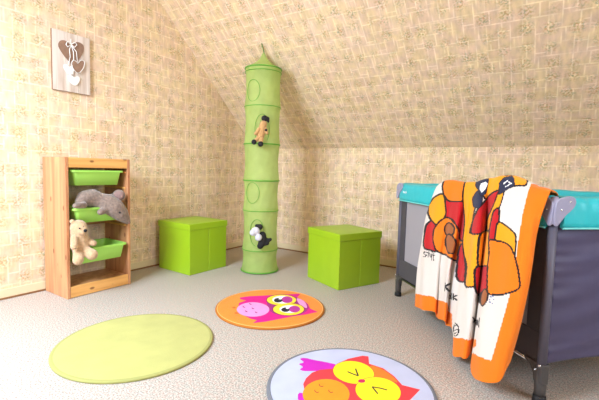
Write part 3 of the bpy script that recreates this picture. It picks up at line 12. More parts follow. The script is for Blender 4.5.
OWL1 = [["magenta",[[-0.2573,0.0021],[-0.2224,0.0625],[-0.1656,0.12],[-0.1295,0.1615],[-0.0685,0.228],[0.0173,0.3224],[0.0438,0.2333],[0.1025,0.2171],[0.1687,0.1741],[0.2209,0.1148],[0.2878,0.0973],[0.251,0.0108],[0.2055,-0.059],[0.172,-0.1316],[0.1325,-0.2106],[0.0883,-0.2707],[0.0797,-0.2259],[0.0406,-0.2323],[-0.016,-0.2196],[-0.1235,-0.1624],[-0.1894,-0.0816],[-0.1876,-0.0169],[-0.2349,-0.0224]]],["plum",[[-0.101,0.0823],[-0.094,0.1378],[-0.0592,0.2037],[0.0051,0.2542],[0.1056,0.2123],[0.1662,0.1722],[0.2205,0.1038],[0.2356,0.0127],[0.1919,-0.0599],[0.1176,-0.0977],[0.031,-0.0638]]],["rose",[[0.0321,-0.0525],[0.0466,-0.075],[0.0563,-0.0988],[0.0607,-0.1229],[0.0599,-0.1461],[0.054,-0.1673],[0.0433,-0.1858],[0.0285,-0.2006],[0.0101,-0.2113],[-0.011,-0.2172],[-0.034,-0.2183],[-0.0579,-0.2142],[-0.0816,-0.2051],[-0.104,-0.1913],[-0.1241,-0.1733],[-0.1406,-0.1518],[-0.1527,-0.1278],[-0.1596,-0.1026],[-0.1607,-0.0774],[-0.1558,-0.0537],[-0.145,-0.0328],[-0.129,-0.0161],[-0.1085,-0.0044],[-0.0849,0.0015],[-0.0595,0.0014],[-0.0337,-0.0047],[-0.009,-0.0163],[0.0133,-0.0325]]],["rose",[[0.0386,0.2291],[0.092,0.2211],[0.1487,0.1817],[0.2086,0.1053],[0.1724,0.1098],[0.1078,0.1499]]],["maroon",[[0.0696,0.1938],[0.0814,0.1719],[0.0884,0.1483],[0.0905,0.1244],[0.0876,0.1011],[0.08,0.0796],[0.0682,0.0608],[0.0526,0.0455],[0.0341,0.0344],[0.0133,0.0278],[-0.0087,0.0263],[-0.031,0.0298],[-0.0527,0.0384],[-0.0726,0.0517],[-0.0898,0.0692],[-0.1032,0.0902],[-0.1123,0.1138],[-0.1162,0.1386],[-0.1147,0.1635],[-0.1078,0.1871],[-0.0957,0.208],[-0.079,0.225],[-0.0588,0.2371],[-0.036,0.2436],[-0.0121,0.2443],[0.0117,0.2391],[0.0339,0.2284],[0.0536,0.2131]]],["yellow",[[0.066,0.191],[0.0767,0.1709],[0.0829,0.1491],[0.0845,0.1269],[0.0814,0.1052],[0.0739,0.085],[0.0624,0.0672],[0.0474,0.0526],[0.0297,0.0419],[0.01,0.0354],[-0.0108,0.0335],[-0.0318,0.0364],[-0.052,0.044],[-0.0704,0.056],[-0.0862,0.072],[-0.0984,0.0913],[-0.1063,0.113],[-0.1095,0.136],[-0.1076,0.159],[-0.1006,0.181],[-0.0888,0.2005],[-0.0729,0.2166],[-0.0537,0.2282],[-0.0322,0.2347],[-0.0098,0.2359],[0.0123,0.2316],[0.033,0.2222],[0.0512,0.2084]]],["maroon",[[0.2022,0.0832],[0.2135,0.0612],[0.2201,0.0376],[0.2218,0.0137],[0.2188,-0.0093],[0.2111,-0.0306],[0.1994,-0.0491],[0.184,-0.0641],[0.1657,-0.0749],[0.1454,-0.0811],[0.1238,-0.0824],[0.1019,-0.0786],[0.0808,-0.0698],[0.0613,-0.0563],[0.0446,-0.0386],[0.0315,-0.0175],[0.0228,0.0061],[0.019,0.0309],[0.0207,0.0558],[0.0277,0.0793],[0.0398,0.1],[0.0563,0.1167],[0.0764,0.1285],[0.0989,0.1347],[0.1224,0.1349],[0.1457,0.1294],[0.1675,0.1184],[0.1866,0.1027]]],["yellow",[[0.1987,0.0806],[0.2092,0.0602],[0.2151,0.0382],[0.2165,0.0159],[0.2133,-0.0058],[0.2058,-0.0259],[0.1944,-0.0435],[0.1796,-0.0578],[0.1621,-0.0683],[0.1427,-0.0744],[0.1222,-0.0759],[0.1015,-0.0727],[0.0816,-0.0647],[0.0635,-0.0524],[0.048,-0.036],[0.0359,-0.0164],[0.0281,0.0055],[0.0251,0.0287],[0.027,0.0519],[0.034,0.0739],[0.0458,0.0933],[0.0616,0.1092],[0.0807,0.1206],[0.1019,0.1267],[0.1241,0.1274],[0.146,0.1226],[0.1664,0.1127],[0.1843,0.0985]]],["yellow",[[0.0071,0.0484],[0.0565,0.1333],[0.1029,0.1002],[0.0535,0.0285]]],["white",[[0.045,0.1819],[0.0531,0.1672],[0.0581,0.1513],[0.0597,0.135],[0.0579,0.1191],[0.0529,0.1045],[0.045,0.0916],[0.0344,0.0811],[0.0218,0.0736],[0.0077,0.0692],[-0.0073,0.0683],[-0.0224,0.0709],[-0.0371,0.077],[-0.0504,0.0863],[-0.0619,0.0983],[-0.0708,0.1127],[-0.0766,0.1286],[-0.0791,0.1452],[-0.078,0.1618],[-0.0732,0.1775],[-0.0652,0.1913],[-0.0541,0.2025],[-0.0407,0.2105],[-0.0257,0.2148],[-0.0098,0.2153],[0.0059,0.2119],[0.0208,0.2049],[0.0341,0.1947]]],["plum2",[[0.0445,0.1815],[0.052,0.169],[0.0576,0.1561],[0.0611,0.1435],[0.0623,0.1317],[0.0612,0.1213],[0.0578,0.1129],[0.0524,0.1067],[0.0452,0.103],[0.0365,0.1021],[0.0267,0.1039],[0.0163,0.1085],[0.0057,0.1156],[-0.0044,0.1249],[-0.0137,0.136],[-0.0217,0.1484],[-0.0278,0.1614],[-0.0318,0.1744],[-0.0335,0.1868],[-0.0326,0.1978],[-0.0293,0.2069],[-0.0236,0.2135],[-0.016,0.2173],[-0.0068,0.2181],[0.0035,0.2158],[0.0144,0.2107],[0.0252,0.2029],[0.0354,0.193]]],["black",[[-0.0023,0.1303],[0.0029,0.1221],[0.0067,0.1134],[0.0089,0.1048],[0.0094,0.0966],[0.0083,0.0893],[0.0055,0.0831],[0.0013,0.0785],[-0.0042,0.0756],[-0.0107,0.0745],[-0.0179,0.0753],[-0.0254,0.078],[-0.033,0.0824],[-0.0402,0.0884],[-0.0466,0.0957],[-0.052,0.1039],[-0.056,0.1126],[-0.0585,0.1214],[-0.0593,0.1298],[-0.0582,0.1375],[-0.0555,0.1439],[-0.0512,0.1487],[-0.0455,0.1517],[-0.0387,0.1528],[-0.0312,0.1518],[-0.0235,0.1488],[-0.0158,0.1441],[-0.0086,0.1378]]],["white",[[-0.023,0.1508],[-0.0214,0.1482],[-0.0203,0.1454],[-0.0198,0.1426],[-0.0198,0.1398],[-0.0205,0.1373],[-0.0216,0.1351],[-0.0233,0.1334],[-0.0253,0.1322],[-0.0277,0.1317],[-0.0302,0.1317],[-0.0328,0.1324],[-0.0353,0.1337],[-0.0377,0.1355],[-0.0397,0.1378],[-0.0413,0.1404],[-0.0424,0.1432],[-0.043,0.146],[-0.0429,0.1488],[-0.0423,0.1514],[-0.0412,0.1536],[-0.0395,0.1553],[-0.0374,0.1565],[-0.035,0.1571],[-0.0325,0.157],[-0.0299,0.1563],[-0.0273,0.155],[-0.025,0.1531]]],["white",[[0.1787,0.0672],[0.1855,0.0542],[0.1893,0.04],[0.1901,0.0254],[0.1879,0.0111],[0.1828,-0.0023],[0.175,-0.0141],[0.165,-0.0237],[0.1532,-0.0308],[0.1402,-0.035],[0.1266,-0.0362],[0.113,-0.0342],[0.1,-0.029],[0.0883,-0.021],[0.0784,-0.0103],[0.071,0.0023],[0.0664,0.0165],[0.0649,0.0315],[0.0666,0.0464],[0.0716,0.0605],[0.0794,0.0731],[0.0899,0.0834],[0.1023,0.0909],[0.1161,0.0951],[0.1305,0.0959],[0.1446,0.0933],[0.1578,0.0874],[0.1694,0.0785]]],["plum2",[[0.1783,0.0669],[0.1846,0.0558],[0.1891,0.0443],[0.1918,0.033],[0.1924,0.0225],[0.1909,0.0131],[0.1875,0.0054],[0.1824,-0.0003],[0.1756,-0.0038],[0.1677,-0.0048],[0.1589,-0.0033],[0.1497,0.0005],[0.1404,0.0067],[0.1316,0.0148],[0.1236,0.0246],[0.117,0.0356],[0.112,0.0471],[0.1089,0.0588],[0.1079,0.0698],[0.1092,0.0797],[0.1125,0.0879],[0.1179,0.094],[0.125,0.0976],[0.1334,0.0985],[0.1426,0.0967],[0.1522,0.0923],[0.1617,0.0856],[0.1705,0.077]]],["black",[[0.1338,0.0198],[0.1381,0.0125],[0.1412,0.0047],[0.1428,-0.003],[0.1429,-0.0103],[0.1416,-0.017],[0.1389,-0.0225],[0.1348,-0.0268],[0.1297,-0.0296],[0.1238,-0.0307],[0.1173,-0.0301],[0.1106,-0.0279],[0.1039,-0.024],[0.0976,-0.0188],[0.0921,-0.0124],[0.0876,-0.0051],[0.0843,0.0026],[0.0825,0.0105],[0.0822,0.0181],[0.0834,0.0249],[0.0862,0.0308],[0.0903,0.0352],[0.0956,0.038],[0.1017,0.0391],[0.1084,0.0384],[0.1153,0.036],[0.1221,0.0319],[0.1283,0.0264]]],["white",[[0.1159,0.0378],[0.1172,0.0355],[0.118,0.033],[0.1184,0.0304],[0.1182,0.0279],[0.1176,0.0256],[0.1164,0.0237],[0.1149,0.0221],[0.113,0.021],[0.1108,0.0204],[0.1085,0.0204],[0.1062,0.021],[0.104,0.0221],[0.1019,0.0236],[0.1002,0.0256],[0.0989,0.0279],[0.098,0.0304],[0.0976,0.033],[0.0977,0.0355],[0.0984,0.0378],[0.0995,0.0398],[0.1011,0.0414],[0.103,0.0425],[0.1052,0.0431],[0.1075,0.0431],[0.1099,0.0425],[0.1121,0.0414],[0.1141,0.0398]]],["brown",[[-0.1489,-0.1545],[-0.1468,-0.1571],[-0.1453,-0.16],[-0.1444,-0.1629],[-0.1441,-0.1657],[-0.1445,-0.1683],[-0.1455,-0.1705],[-0.1472,-0.1723],[-0.1494,-0.1735],[-0.152,-0.1741],[-0.1548,-0.174],[-0.1579,-0.1733],[-0.1609,-0.172],[-0.1637,-0.1702],[-0.1663,-0.1679],[-0.1684,-0.1653],[-0.17,-0.1624],[-0.171,-0.1595],[-0.1713,-0.1566],[-0.1709,-0.154],[-0.1698,-0.1518],[-0.1682,-0.15],[-0.166,-0.1488],[-0.1633,-0.1482],[-0.1604,-0.1482],[-0.1574,-0.1489],[-0.1543,-0.1503],[-0.1515,-0.1522]]],["brown",[[-0.0721,-0.2104],[-0.0703,-0.2129],[-0.069,-0.2156],[-0.0684,-0.2185],[-0.0685,-0.2214],[-0.0693,-0.2241],[-0.0708,-0.2265],[-0.0728,-0.2285],[-0.0753,-0.23],[-0.0781,-0.2309],[-0.0812,-0.2312],[-0.0843,-0.2308],[-0.0874,-0.2298],[-0.0902,-0.2282],[-0.0926,-0.2261],[-0.0945,-0.2236],[-0.0958,-0.2208],[-0.0964,-0.2179],[-0.0963,-0.215],[-0.0955,-0.2123],[-0.0941,-0.2098],[-0.092,-0.2078],[-0.0895,-0.2063],[-0.0866,-0.2054],[-0.0835,-0.2051],[-0.0804,-0.2056],[-0.0773,-0.2066],[-0.0745,-0.2082]]],["plum",[[-0.1339,-0.1101],[-0.1144,-0.1269],[-0.1025,-0.1207],[-0.1092,-0.1129],[-0.1189,-0.1192],[-0.1332,-0.1056]]],["plum",[[-0.0714,-0.1572],[-0.0532,-0.173],[-0.0417,-0.1669],[-0.0478,-0.1596],[-0.0573,-0.1657],[-0.0706,-0.1529]]],["plum",[[-0.1372,-0.0453],[-0.1172,-0.0632],[-0.105,-0.0568],[-0.1118,-0.0486],[-0.1217,-0.055],[-0.1364,-0.0407]]],["plum",[[-0.0732,-0.0955],[-0.0545,-0.1123],[-0.0427,-0.1061],[-0.049,-0.0984],[-0.0586,-0.1046],[-0.0723,-0.0911]]],["plum",[[-0.0145,-0.1336],[0.0032,-0.1496],[0.0146,-0.1436],[0.0087,-0.1362],[-0.0007,-0.1422],[-0.0136,-0.1294]]]]
OWL2 = [["purple",[[-0.2901,0.0648],[-0.2719,0.0886],[-0.2272,0.0945],[-0.1801,0.1094],[-0.1193,0.1217],[-0.1079,0.0727],[-0.1568,0.0286],[-0.1879,0.0056],[-0.2146,-0.0161],[-0.2374,-0.0127],[-0.23,0.0155],[-0.2681,0.0223],[-0.2474,0.0507]]],["purple",[[-0.1458,-0.1599],[-0.1192,-0.1485],[-0.0811,-0.1871],[-0.1111,-0.2089]]],["red",[[-0.1601,-0.0982],[-0.1748,-0.0545],[-0.1773,-0.0035],[-0.1622,0.0377],[-0.1244,0.0759],[-0.1255,0.1334],[-0.1076,0.197],[-0.0668,0.2646],[-0.0418,0.275],[-0.0116,0.2134],[0.0543,0.2131],[0.1164,0.1787],[0.1665,0.1323],[0.2358,0.1431],[0.2261,0.0595],[0.2124,-0.0252],[0.17,-0.1111],[0.0747,-0.1932],[-0.021,-0.2155],[-0.0971,-0.1759]]],["tangerine",[[-0.0095,0.2084],[0.0523,0.2064],[0.1143,0.1724],[0.1529,0.1357],[0.1137,0.1389],[0.0602,0.1089],[0.0245,0.1403]]],["amber",[[0.0229,-0.0529],[0.031,-0.0744],[0.0349,-0.0968],[0.0346,-0.1191],[0.0302,-0.1402],[0.0221,-0.1594],[0.0107,-0.1758],[-0.0035,-0.1888],[-0.0199,-0.198],[-0.0378,-0.2028],[-0.0565,-0.2032],[-0.0752,-0.1989],[-0.0932,-0.19],[-0.1095,-0.1768],[-0.1234,-0.1597],[-0.1339,-0.1393],[-0.1405,-0.1166],[-0.1426,-0.0927],[-0.1399,-0.0689],[-0.1323,-0.0467],[-0.1202,-0.0273],[-0.1042,-0.0119],[-0.0854,-0.0017],[-0.0647,0.0029],[-0.0436,0.0016],[-0.0233,-0.0053],[-0.0048,-0.0173],[0.0109,-0.0335]]],["maroon2",[[0.0467,0.1348],[0.0514,0.1142],[0.0517,0.0936],[0.0479,0.0739],[0.0401,0.0558],[0.0289,0.0403],[0.0148,0.0278],[-0.0018,0.0189],[-0.02,0.014],[-0.0391,0.0133],[-0.0583,0.0169],[-0.0767,0.0249],[-0.0935,0.0369],[-0.1078,0.0525],[-0.1188,0.0712],[-0.1258,0.0919],[-0.1282,0.1138],[-0.1258,0.1356],[-0.1185,0.1561],[-0.1067,0.174],[-0.091,0.1883],[-0.0724,0.198],[-0.0518,0.2027],[-0.0306,0.2022],[-0.01,0.1965],[0.0089,0.1861],[0.0251,0.1717],[0.0379,0.1543]]],["lemon",[[0.0448,0.1341],[0.0493,0.1142],[0.0496,0.0942],[0.0458,0.0751],[0.0382,0.0576],[0.0272,0.0425],[0.0133,0.0303],[-0.0029,0.0216],[-0.0207,0.0168],[-0.0393,0.0161],[-0.058,0.0196],[-0.076,0.0272],[-0.0923,0.0388],[-0.1062,0.0539],[-0.1168,0.0719],[-0.1235,0.092],[-0.1257,0.1131],[-0.1232,0.1342],[-0.1161,0.1539],[-0.1045,0.1713],[-0.0892,0.1851],[-0.071,0.1946],[-0.051,0.1992],[-0.0304,0.1988],[-0.0104,0.1934],[0.008,0.1834],[0.0238,0.1697],[0.0362,0.1529]]],["maroon2",[[0.1855,0.0654],[0.1891,0.0432],[0.1884,0.0212],[0.1838,0.0001],[0.1755,-0.019],[0.1639,-0.0354],[0.1496,-0.0485],[0.1332,-0.0577],[0.1153,-0.0628],[0.0967,-0.0633],[0.0782,-0.0592],[0.0605,-0.0506],[0.0446,-0.0376],[0.0312,-0.0208],[0.0211,-0.0008],[0.015,0.0216],[0.0133,0.0452],[0.0165,0.0687],[0.0244,0.0907],[0.0366,0.11],[0.0526,0.1253],[0.0714,0.1356],[0.0918,0.1404],[0.1127,0.1394],[0.1327,0.1329],[0.1508,0.1213],[0.1661,0.1055],[0.1778,0.0865]]],["lemon",[[0.1838,0.0647],[0.1873,0.0432],[0.1866,0.0217],[0.1821,0.0012],[0.1739,-0.0175],[0.1625,-0.0335],[0.1485,-0.0463],[0.1324,-0.0554],[0.1149,-0.0603],[0.0967,-0.0609],[0.0786,-0.0569],[0.0613,-0.0485],[0.0457,-0.0359],[0.0327,-0.0195],[0.0229,-0.0],[0.017,0.0217],[0.0155,0.0446],[0.0186,0.0674],[0.0264,0.0889],[0.0384,0.1076],[0.054,0.1225],[0.0724,0.1326],[0.0923,0.1373],[0.1127,0.1364],[0.1322,0.1301],[0.1499,0.1189],[0.1648,0.1037],[0.1762,0.0852]]],["plumred",[[0.033,0.0704],[0.034,0.0673],[0.0343,0.0639],[0.034,0.0604],[0.033,0.0569],[0.0315,0.0538],[0.0294,0.051],[0.0269,0.0487],[0.0241,0.0471],[0.0211,0.0462],[0.0182,0.046],[0.0153,0.0467],[0.0128,0.0481],[0.0106,0.0501],[0.009,0.0528],[0.0079,0.0559],[0.0076,0.0593],[0.0078,0.0628],[0.0088,0.0663],[0.0104,0.0696],[0.0125,0.0724],[0.015,0.0748],[0.0179,0.0764],[0.0209,0.0773],[0.0239,0.0774],[0.0267,0.0767],[0.0293,0.0753],[0.0314,0.0731]]],["black",[[-0.0576,0.0886],[-0.0298,0.0855],[-0.0065,0.0852],[-0.0087,0.0935],[-0.0319,0.0939],[-0.0598,0.0971]]],["black",[[-0.0048,0.0918],[-0.0406,0.1403],[-0.0434,0.1332],[-0.0077,0.085]]],["black",[[0.1108,0.0183],[0.0738,0.0502],[0.0729,0.043],[0.1098,0.0114]]],["black",[[0.0744,0.0431],[0.1038,0.0535],[0.1311,0.0575],[0.1295,0.0645],[0.1019,0.0605],[0.0722,0.05]]],["maroon2",[[-0.1097,-0.0622],[-0.0997,-0.0737],[-0.0897,-0.0745],[-0.0847,-0.0664],[-0.088,-0.0621],[-0.0923,-0.0695],[-0.0996,-0.0691],[-0.108,-0.059]]],["maroon2",[[-0.1025,-0.1085],[-0.0929,-0.1193],[-0.0832,-0.1198],[-0.0783,-0.1121],[-0.0815,-0.1081],[-0.0857,-0.1152],[-0.0928,-0.1149],[-0.1009,-0.1054]]],["maroon2",[[-0.0582,-0.0761],[-0.0489,-0.0872],[-0.0394,-0.0879],[-0.0344,-0.08],[-0.0375,-0.0759],[-0.0418,-0.0831],[-0.0487,-0.0827],[-0.0565,-0.073]]]]
TEDDY = {"body":[[0.33,-2.1285,0.4579,0.0525],[0.375,-2.1235,0.439,0.0273],[0.33,-2.1673,0.5017,0.0158],[0.29,-2.0859,0.4984,0.0157],[0.32,-2.116,0.3543,0.0582],[0.33,-2.1155,0.3129,0.0517]],"arms":[[[0.36,-2.1717,0.3962,0.0226],[0.4,-2.193,0.3539,0.0217]],[[0.32,-2.0745,0.3714,0.0223],[0.37,-2.0557,0.3519,0.0215]]],"legs":[[[0.36,-2.1461,0.3027,0.033],[0.405,-2.172,0.266,0.0325]],[[0.36,-2.1087,0.3095,0.0335],[0.41,-2.0876,0.2871,0.0359]]],"eyes":[[0.39,-2.1521,0.4631,0.005],[0.38,-2.1249,0.4692,0.0051]],"nose":[[0.412,-2.128,0.4482,0.0107]]}
RAT = {"chain":[[0.3,-2.0857,0.6207,0.0325],[0.29,-2.0483,0.6398,0.0528],[0.285,-1.9994,0.6419,0.0604],[0.3,-1.9536,0.6182,0.0564],[0.325,-1.912,0.6033,0.0644],[0.345,-1.8811,0.5745,0.0662],[0.36,-1.8468,0.5336,0.0529],[0.37,-1.816,0.4953,0.0337],[0.375,-1.7997,0.4722,0.019]],"leg":[[0.345,-2.0836,0.6042,0.0206],[0.36,-2.1224,0.6058,0.0209],[0.365,-2.1463,0.6045,0.0176]],"leg2":[[0.35,-1.9479,0.5624,0.027],[0.365,-1.9872,0.5531,0.0213]],"ear":[[0.33,-1.8347,0.6561,0.0406]],"ear2":[[0.28,-1.8529,0.6384,0.0281]],"eye":[[0.424,-1.8872,0.5463,0.0068]],"nose":[[0.385,-1.7954,0.465,0.0106]]}
TOY1 = {"tan":[[0.9096,-0.9668,1.2228,0.0286],[0.901,-0.9738,1.1832,0.0302],[0.8925,-0.9808,1.1356,0.0342]],"arms":[[[0.8955,-1.0042,1.1802,0.0142],[0.8812,-1.0288,1.1433,0.0134]],[[0.9287,-0.9641,1.1832,0.0135],[0.9445,-0.964,1.1514,0.0126]]],"legs":[[[0.8903,-1.002,1.1103,0.0174],[0.8838,-1.0267,1.0889,0.0157]],[[0.9086,-0.987,1.1032,0.0174],[0.9142,-1.0018,1.0785,0.0158]]],"feet":[[0.8796,-1.0431,1.076,0.0212],[0.9196,-1.0103,1.0622,0.022]],"cap":[[0.915,-0.9623,1.2662,0.0254],[0.9364,-0.9448,1.2673,0.0127],[0.9386,-0.943,1.2439,0.0095]],"hat":[[0.9443,-0.9771,1.1735,0.011]]}
TOY2 = {"white":[[0.8857,-1.0122,0.3642,0.037],[0.8833,-1.0401,0.3592,0.0272],[0.9145,-1.008,0.3183,0.0289]],"black":[[0.9003,-0.9744,0.3981,0.0243],[0.8784,-0.9924,0.4076,0.0138],[0.9169,-0.9608,0.3329,0.0292],[0.9208,-0.9576,0.2836,0.0358],[0.9102,-0.9792,0.2443,0.0259]],"arms":[[[0.9268,-0.9527,0.3002,0.0179],[0.952,-0.932,0.2881,0.0179],[0.9663,-0.9203,0.2965,0.0138]]],"leg":[[[0.9212,-0.9702,0.2609,0.0195],[0.9523,-0.9447,0.2694,0.0195]]]}
RINGS = [[0.8121,-1.0079,1.4903,0.0079],[0.8224,-0.9995,0.6706,0.0081]]
PIC = {"big":[[-1.9633,1.5448],[-2.0156,1.5762],[-2.0533,1.6198],[-2.0745,1.6567],[-2.0645,1.689],[-2.0389,1.7042],[-2.0133,1.7003],[-1.9974,1.6781],[-1.9671,1.7087],[-1.9332,1.7197],[-1.9025,1.7078],[-1.8995,1.674],[-1.9176,1.6279],[-1.9422,1.5909]],"small":[[-1.9473,1.4936],[-1.9837,1.5231],[-1.993,1.5615],[-1.9793,1.5851],[-1.9593,1.5798],[-1.9494,1.5651],[-1.9319,1.5934],[-1.9077,1.5993],[-1.9011,1.5767],[-1.9122,1.5394]],"w1":[[-1.9946,1.4732],[-2.0301,1.4958],[-2.0455,1.5289],[-2.0323,1.5487],[-2.013,1.5433],[-2.0034,1.5287],[-1.9866,1.5461],[-1.9735,1.539],[-1.9719,1.5121]],"w2":[[-1.9692,1.4032],[-2.0053,1.4303],[-2.0191,1.4612],[-2.0076,1.4805],[-1.9879,1.478],[-1.9748,1.4637],[-1.9543,1.4818],[-1.9374,1.475],[-1.9358,1.4477]],"bow":[[[-1.9907,1.6866],[-2.0133,1.7003],[-2.0234,1.6775],[-2.014,1.6635],[-1.9907,1.6833]],[[-1.9907,1.6866],[-1.9638,1.7076],[-1.9506,1.6944],[-1.9677,1.6727],[-1.9907,1.6833]]],"strings":[[[-1.9907,1.6833],[-2.0012,1.6469],[-1.9968,1.601],[-2.0096,1.5474]],[[-1.9907,1.6833],[-1.975,1.6404],[-1.9733,1.5866],[-1.9811,1.4829]],[[-1.99,1.7237],[-1.9907,1.6833]],[[-1.9907,1.6833],[-1.9548,1.6457],[-1.9492,1.5789]]]}
CAM = {"f":384.412,"loc":[2.8642,-3.3752,0.8673],"r":[0.832635,0.553158,0.027115],"u":[-0.065654,0.049974,0.99659],"b":[0.549916,-0.831576,0.077927]}
COT = {"A":[1.9713,-0.7618,0.0],"d":[0.6963,-0.7177,-0.0],"n":[0.7177,0.6963,0.0]}

# ------------------------------------------------------------ materials
MATS = {}
def lin(c):
    return tuple(((x / 12.92) if x <= .04045 else ((x + .055) / 1.055) ** 2.4) for x in c[:3]) + (1,)
def hexc(h):
    return lin(tuple(int(h[i:i + 2], 16) / 255 for i in (0, 2, 4)))
def mat(name, col, rough=.6, bump=0, bscale=200, var=0, vscale=8, spec=.5, sheen=0, trans=0, metal=0):
    if name in MATS: return MATS[name]
    m = bpy.data.materials.new(name); m.use_nodes = True
    nt = m.node_tree; b = nt.nodes['Principled BSDF']; N = nt.nodes.new; L = nt.links.new
    c = hexc(col) if isinstance(col, str) else tuple(col) + (1,)
    b.inputs['Base Color'].default_value = c
    b.inputs['Roughness'].default_value = rough
    b.inputs['Specular IOR Level'].default_value = spec
    b.inputs['Metallic'].default_value = metal
    if sheen: b.inputs['Sheen Weight'].default_value = sheen
    tc = N('ShaderNodeTexCoord')
    if var:
        n = N('ShaderNodeTexNoise'); n.inputs['Scale'].default_value = vscale; n.inputs['Detail'].default_value = 4
        L(tc.outputs['Object'], n.inputs['Vector'])
        r = N('ShaderNodeMapRange'); r.inputs[1].default_value = .3; r.inputs[2].default_value = .7
        r.inputs[3].default_value = 1 - var; r.inputs[4].default_value = 1 + var * .6
        L(n.outputs['Fac'], r.inputs[0])
        mx = N('ShaderNodeVectorMath'); mx.operation = 'SCALE'; mx.inputs[0].default_value = c[:3]
        L(r.outputs[0], mx.inputs['Scale']); L(mx.outputs[0], b.inputs['Base Color'])
    if bump:
        n2 = N('ShaderNodeTexNoise'); n2.inputs['Scale'].default_value = bscale; n2.inputs['Detail'].default_value = 3
        L(tc.outputs['Object'], n2.inputs['Vector'])
        bp = N('ShaderNodeBump'); bp.inputs['Strength'].default_value = bump; bp.inputs['Distance'].default_value = .004
        L(n2.outputs['Fac'], bp.inputs['Height']); L(bp.outputs[0], b.inputs['Normal'])
    if trans:   # open woven net: part of the light passes straight through
        t = N('ShaderNodeBsdfTransparent'); tl = N('ShaderNodeBsdfTranslucent'); tl.inputs[0].default_value = c
        m1 = N('ShaderNodeMixShader'); m1.inputs[0].default_value = .35
        L(b.outputs[0], m1.inputs[1]); L(tl.outputs[0], m1.inputs[2])
        m2 = N('ShaderNodeMixShader'); m2.inputs[0].default_value = trans
        L(m1.outputs[0], m2.inputs[1]); L(t.outputs[0], m2.inputs[2])
        L(m2.outputs[0], nt.nodes['Material Output'].inputs[0])
    MATS[name] = m
    return m

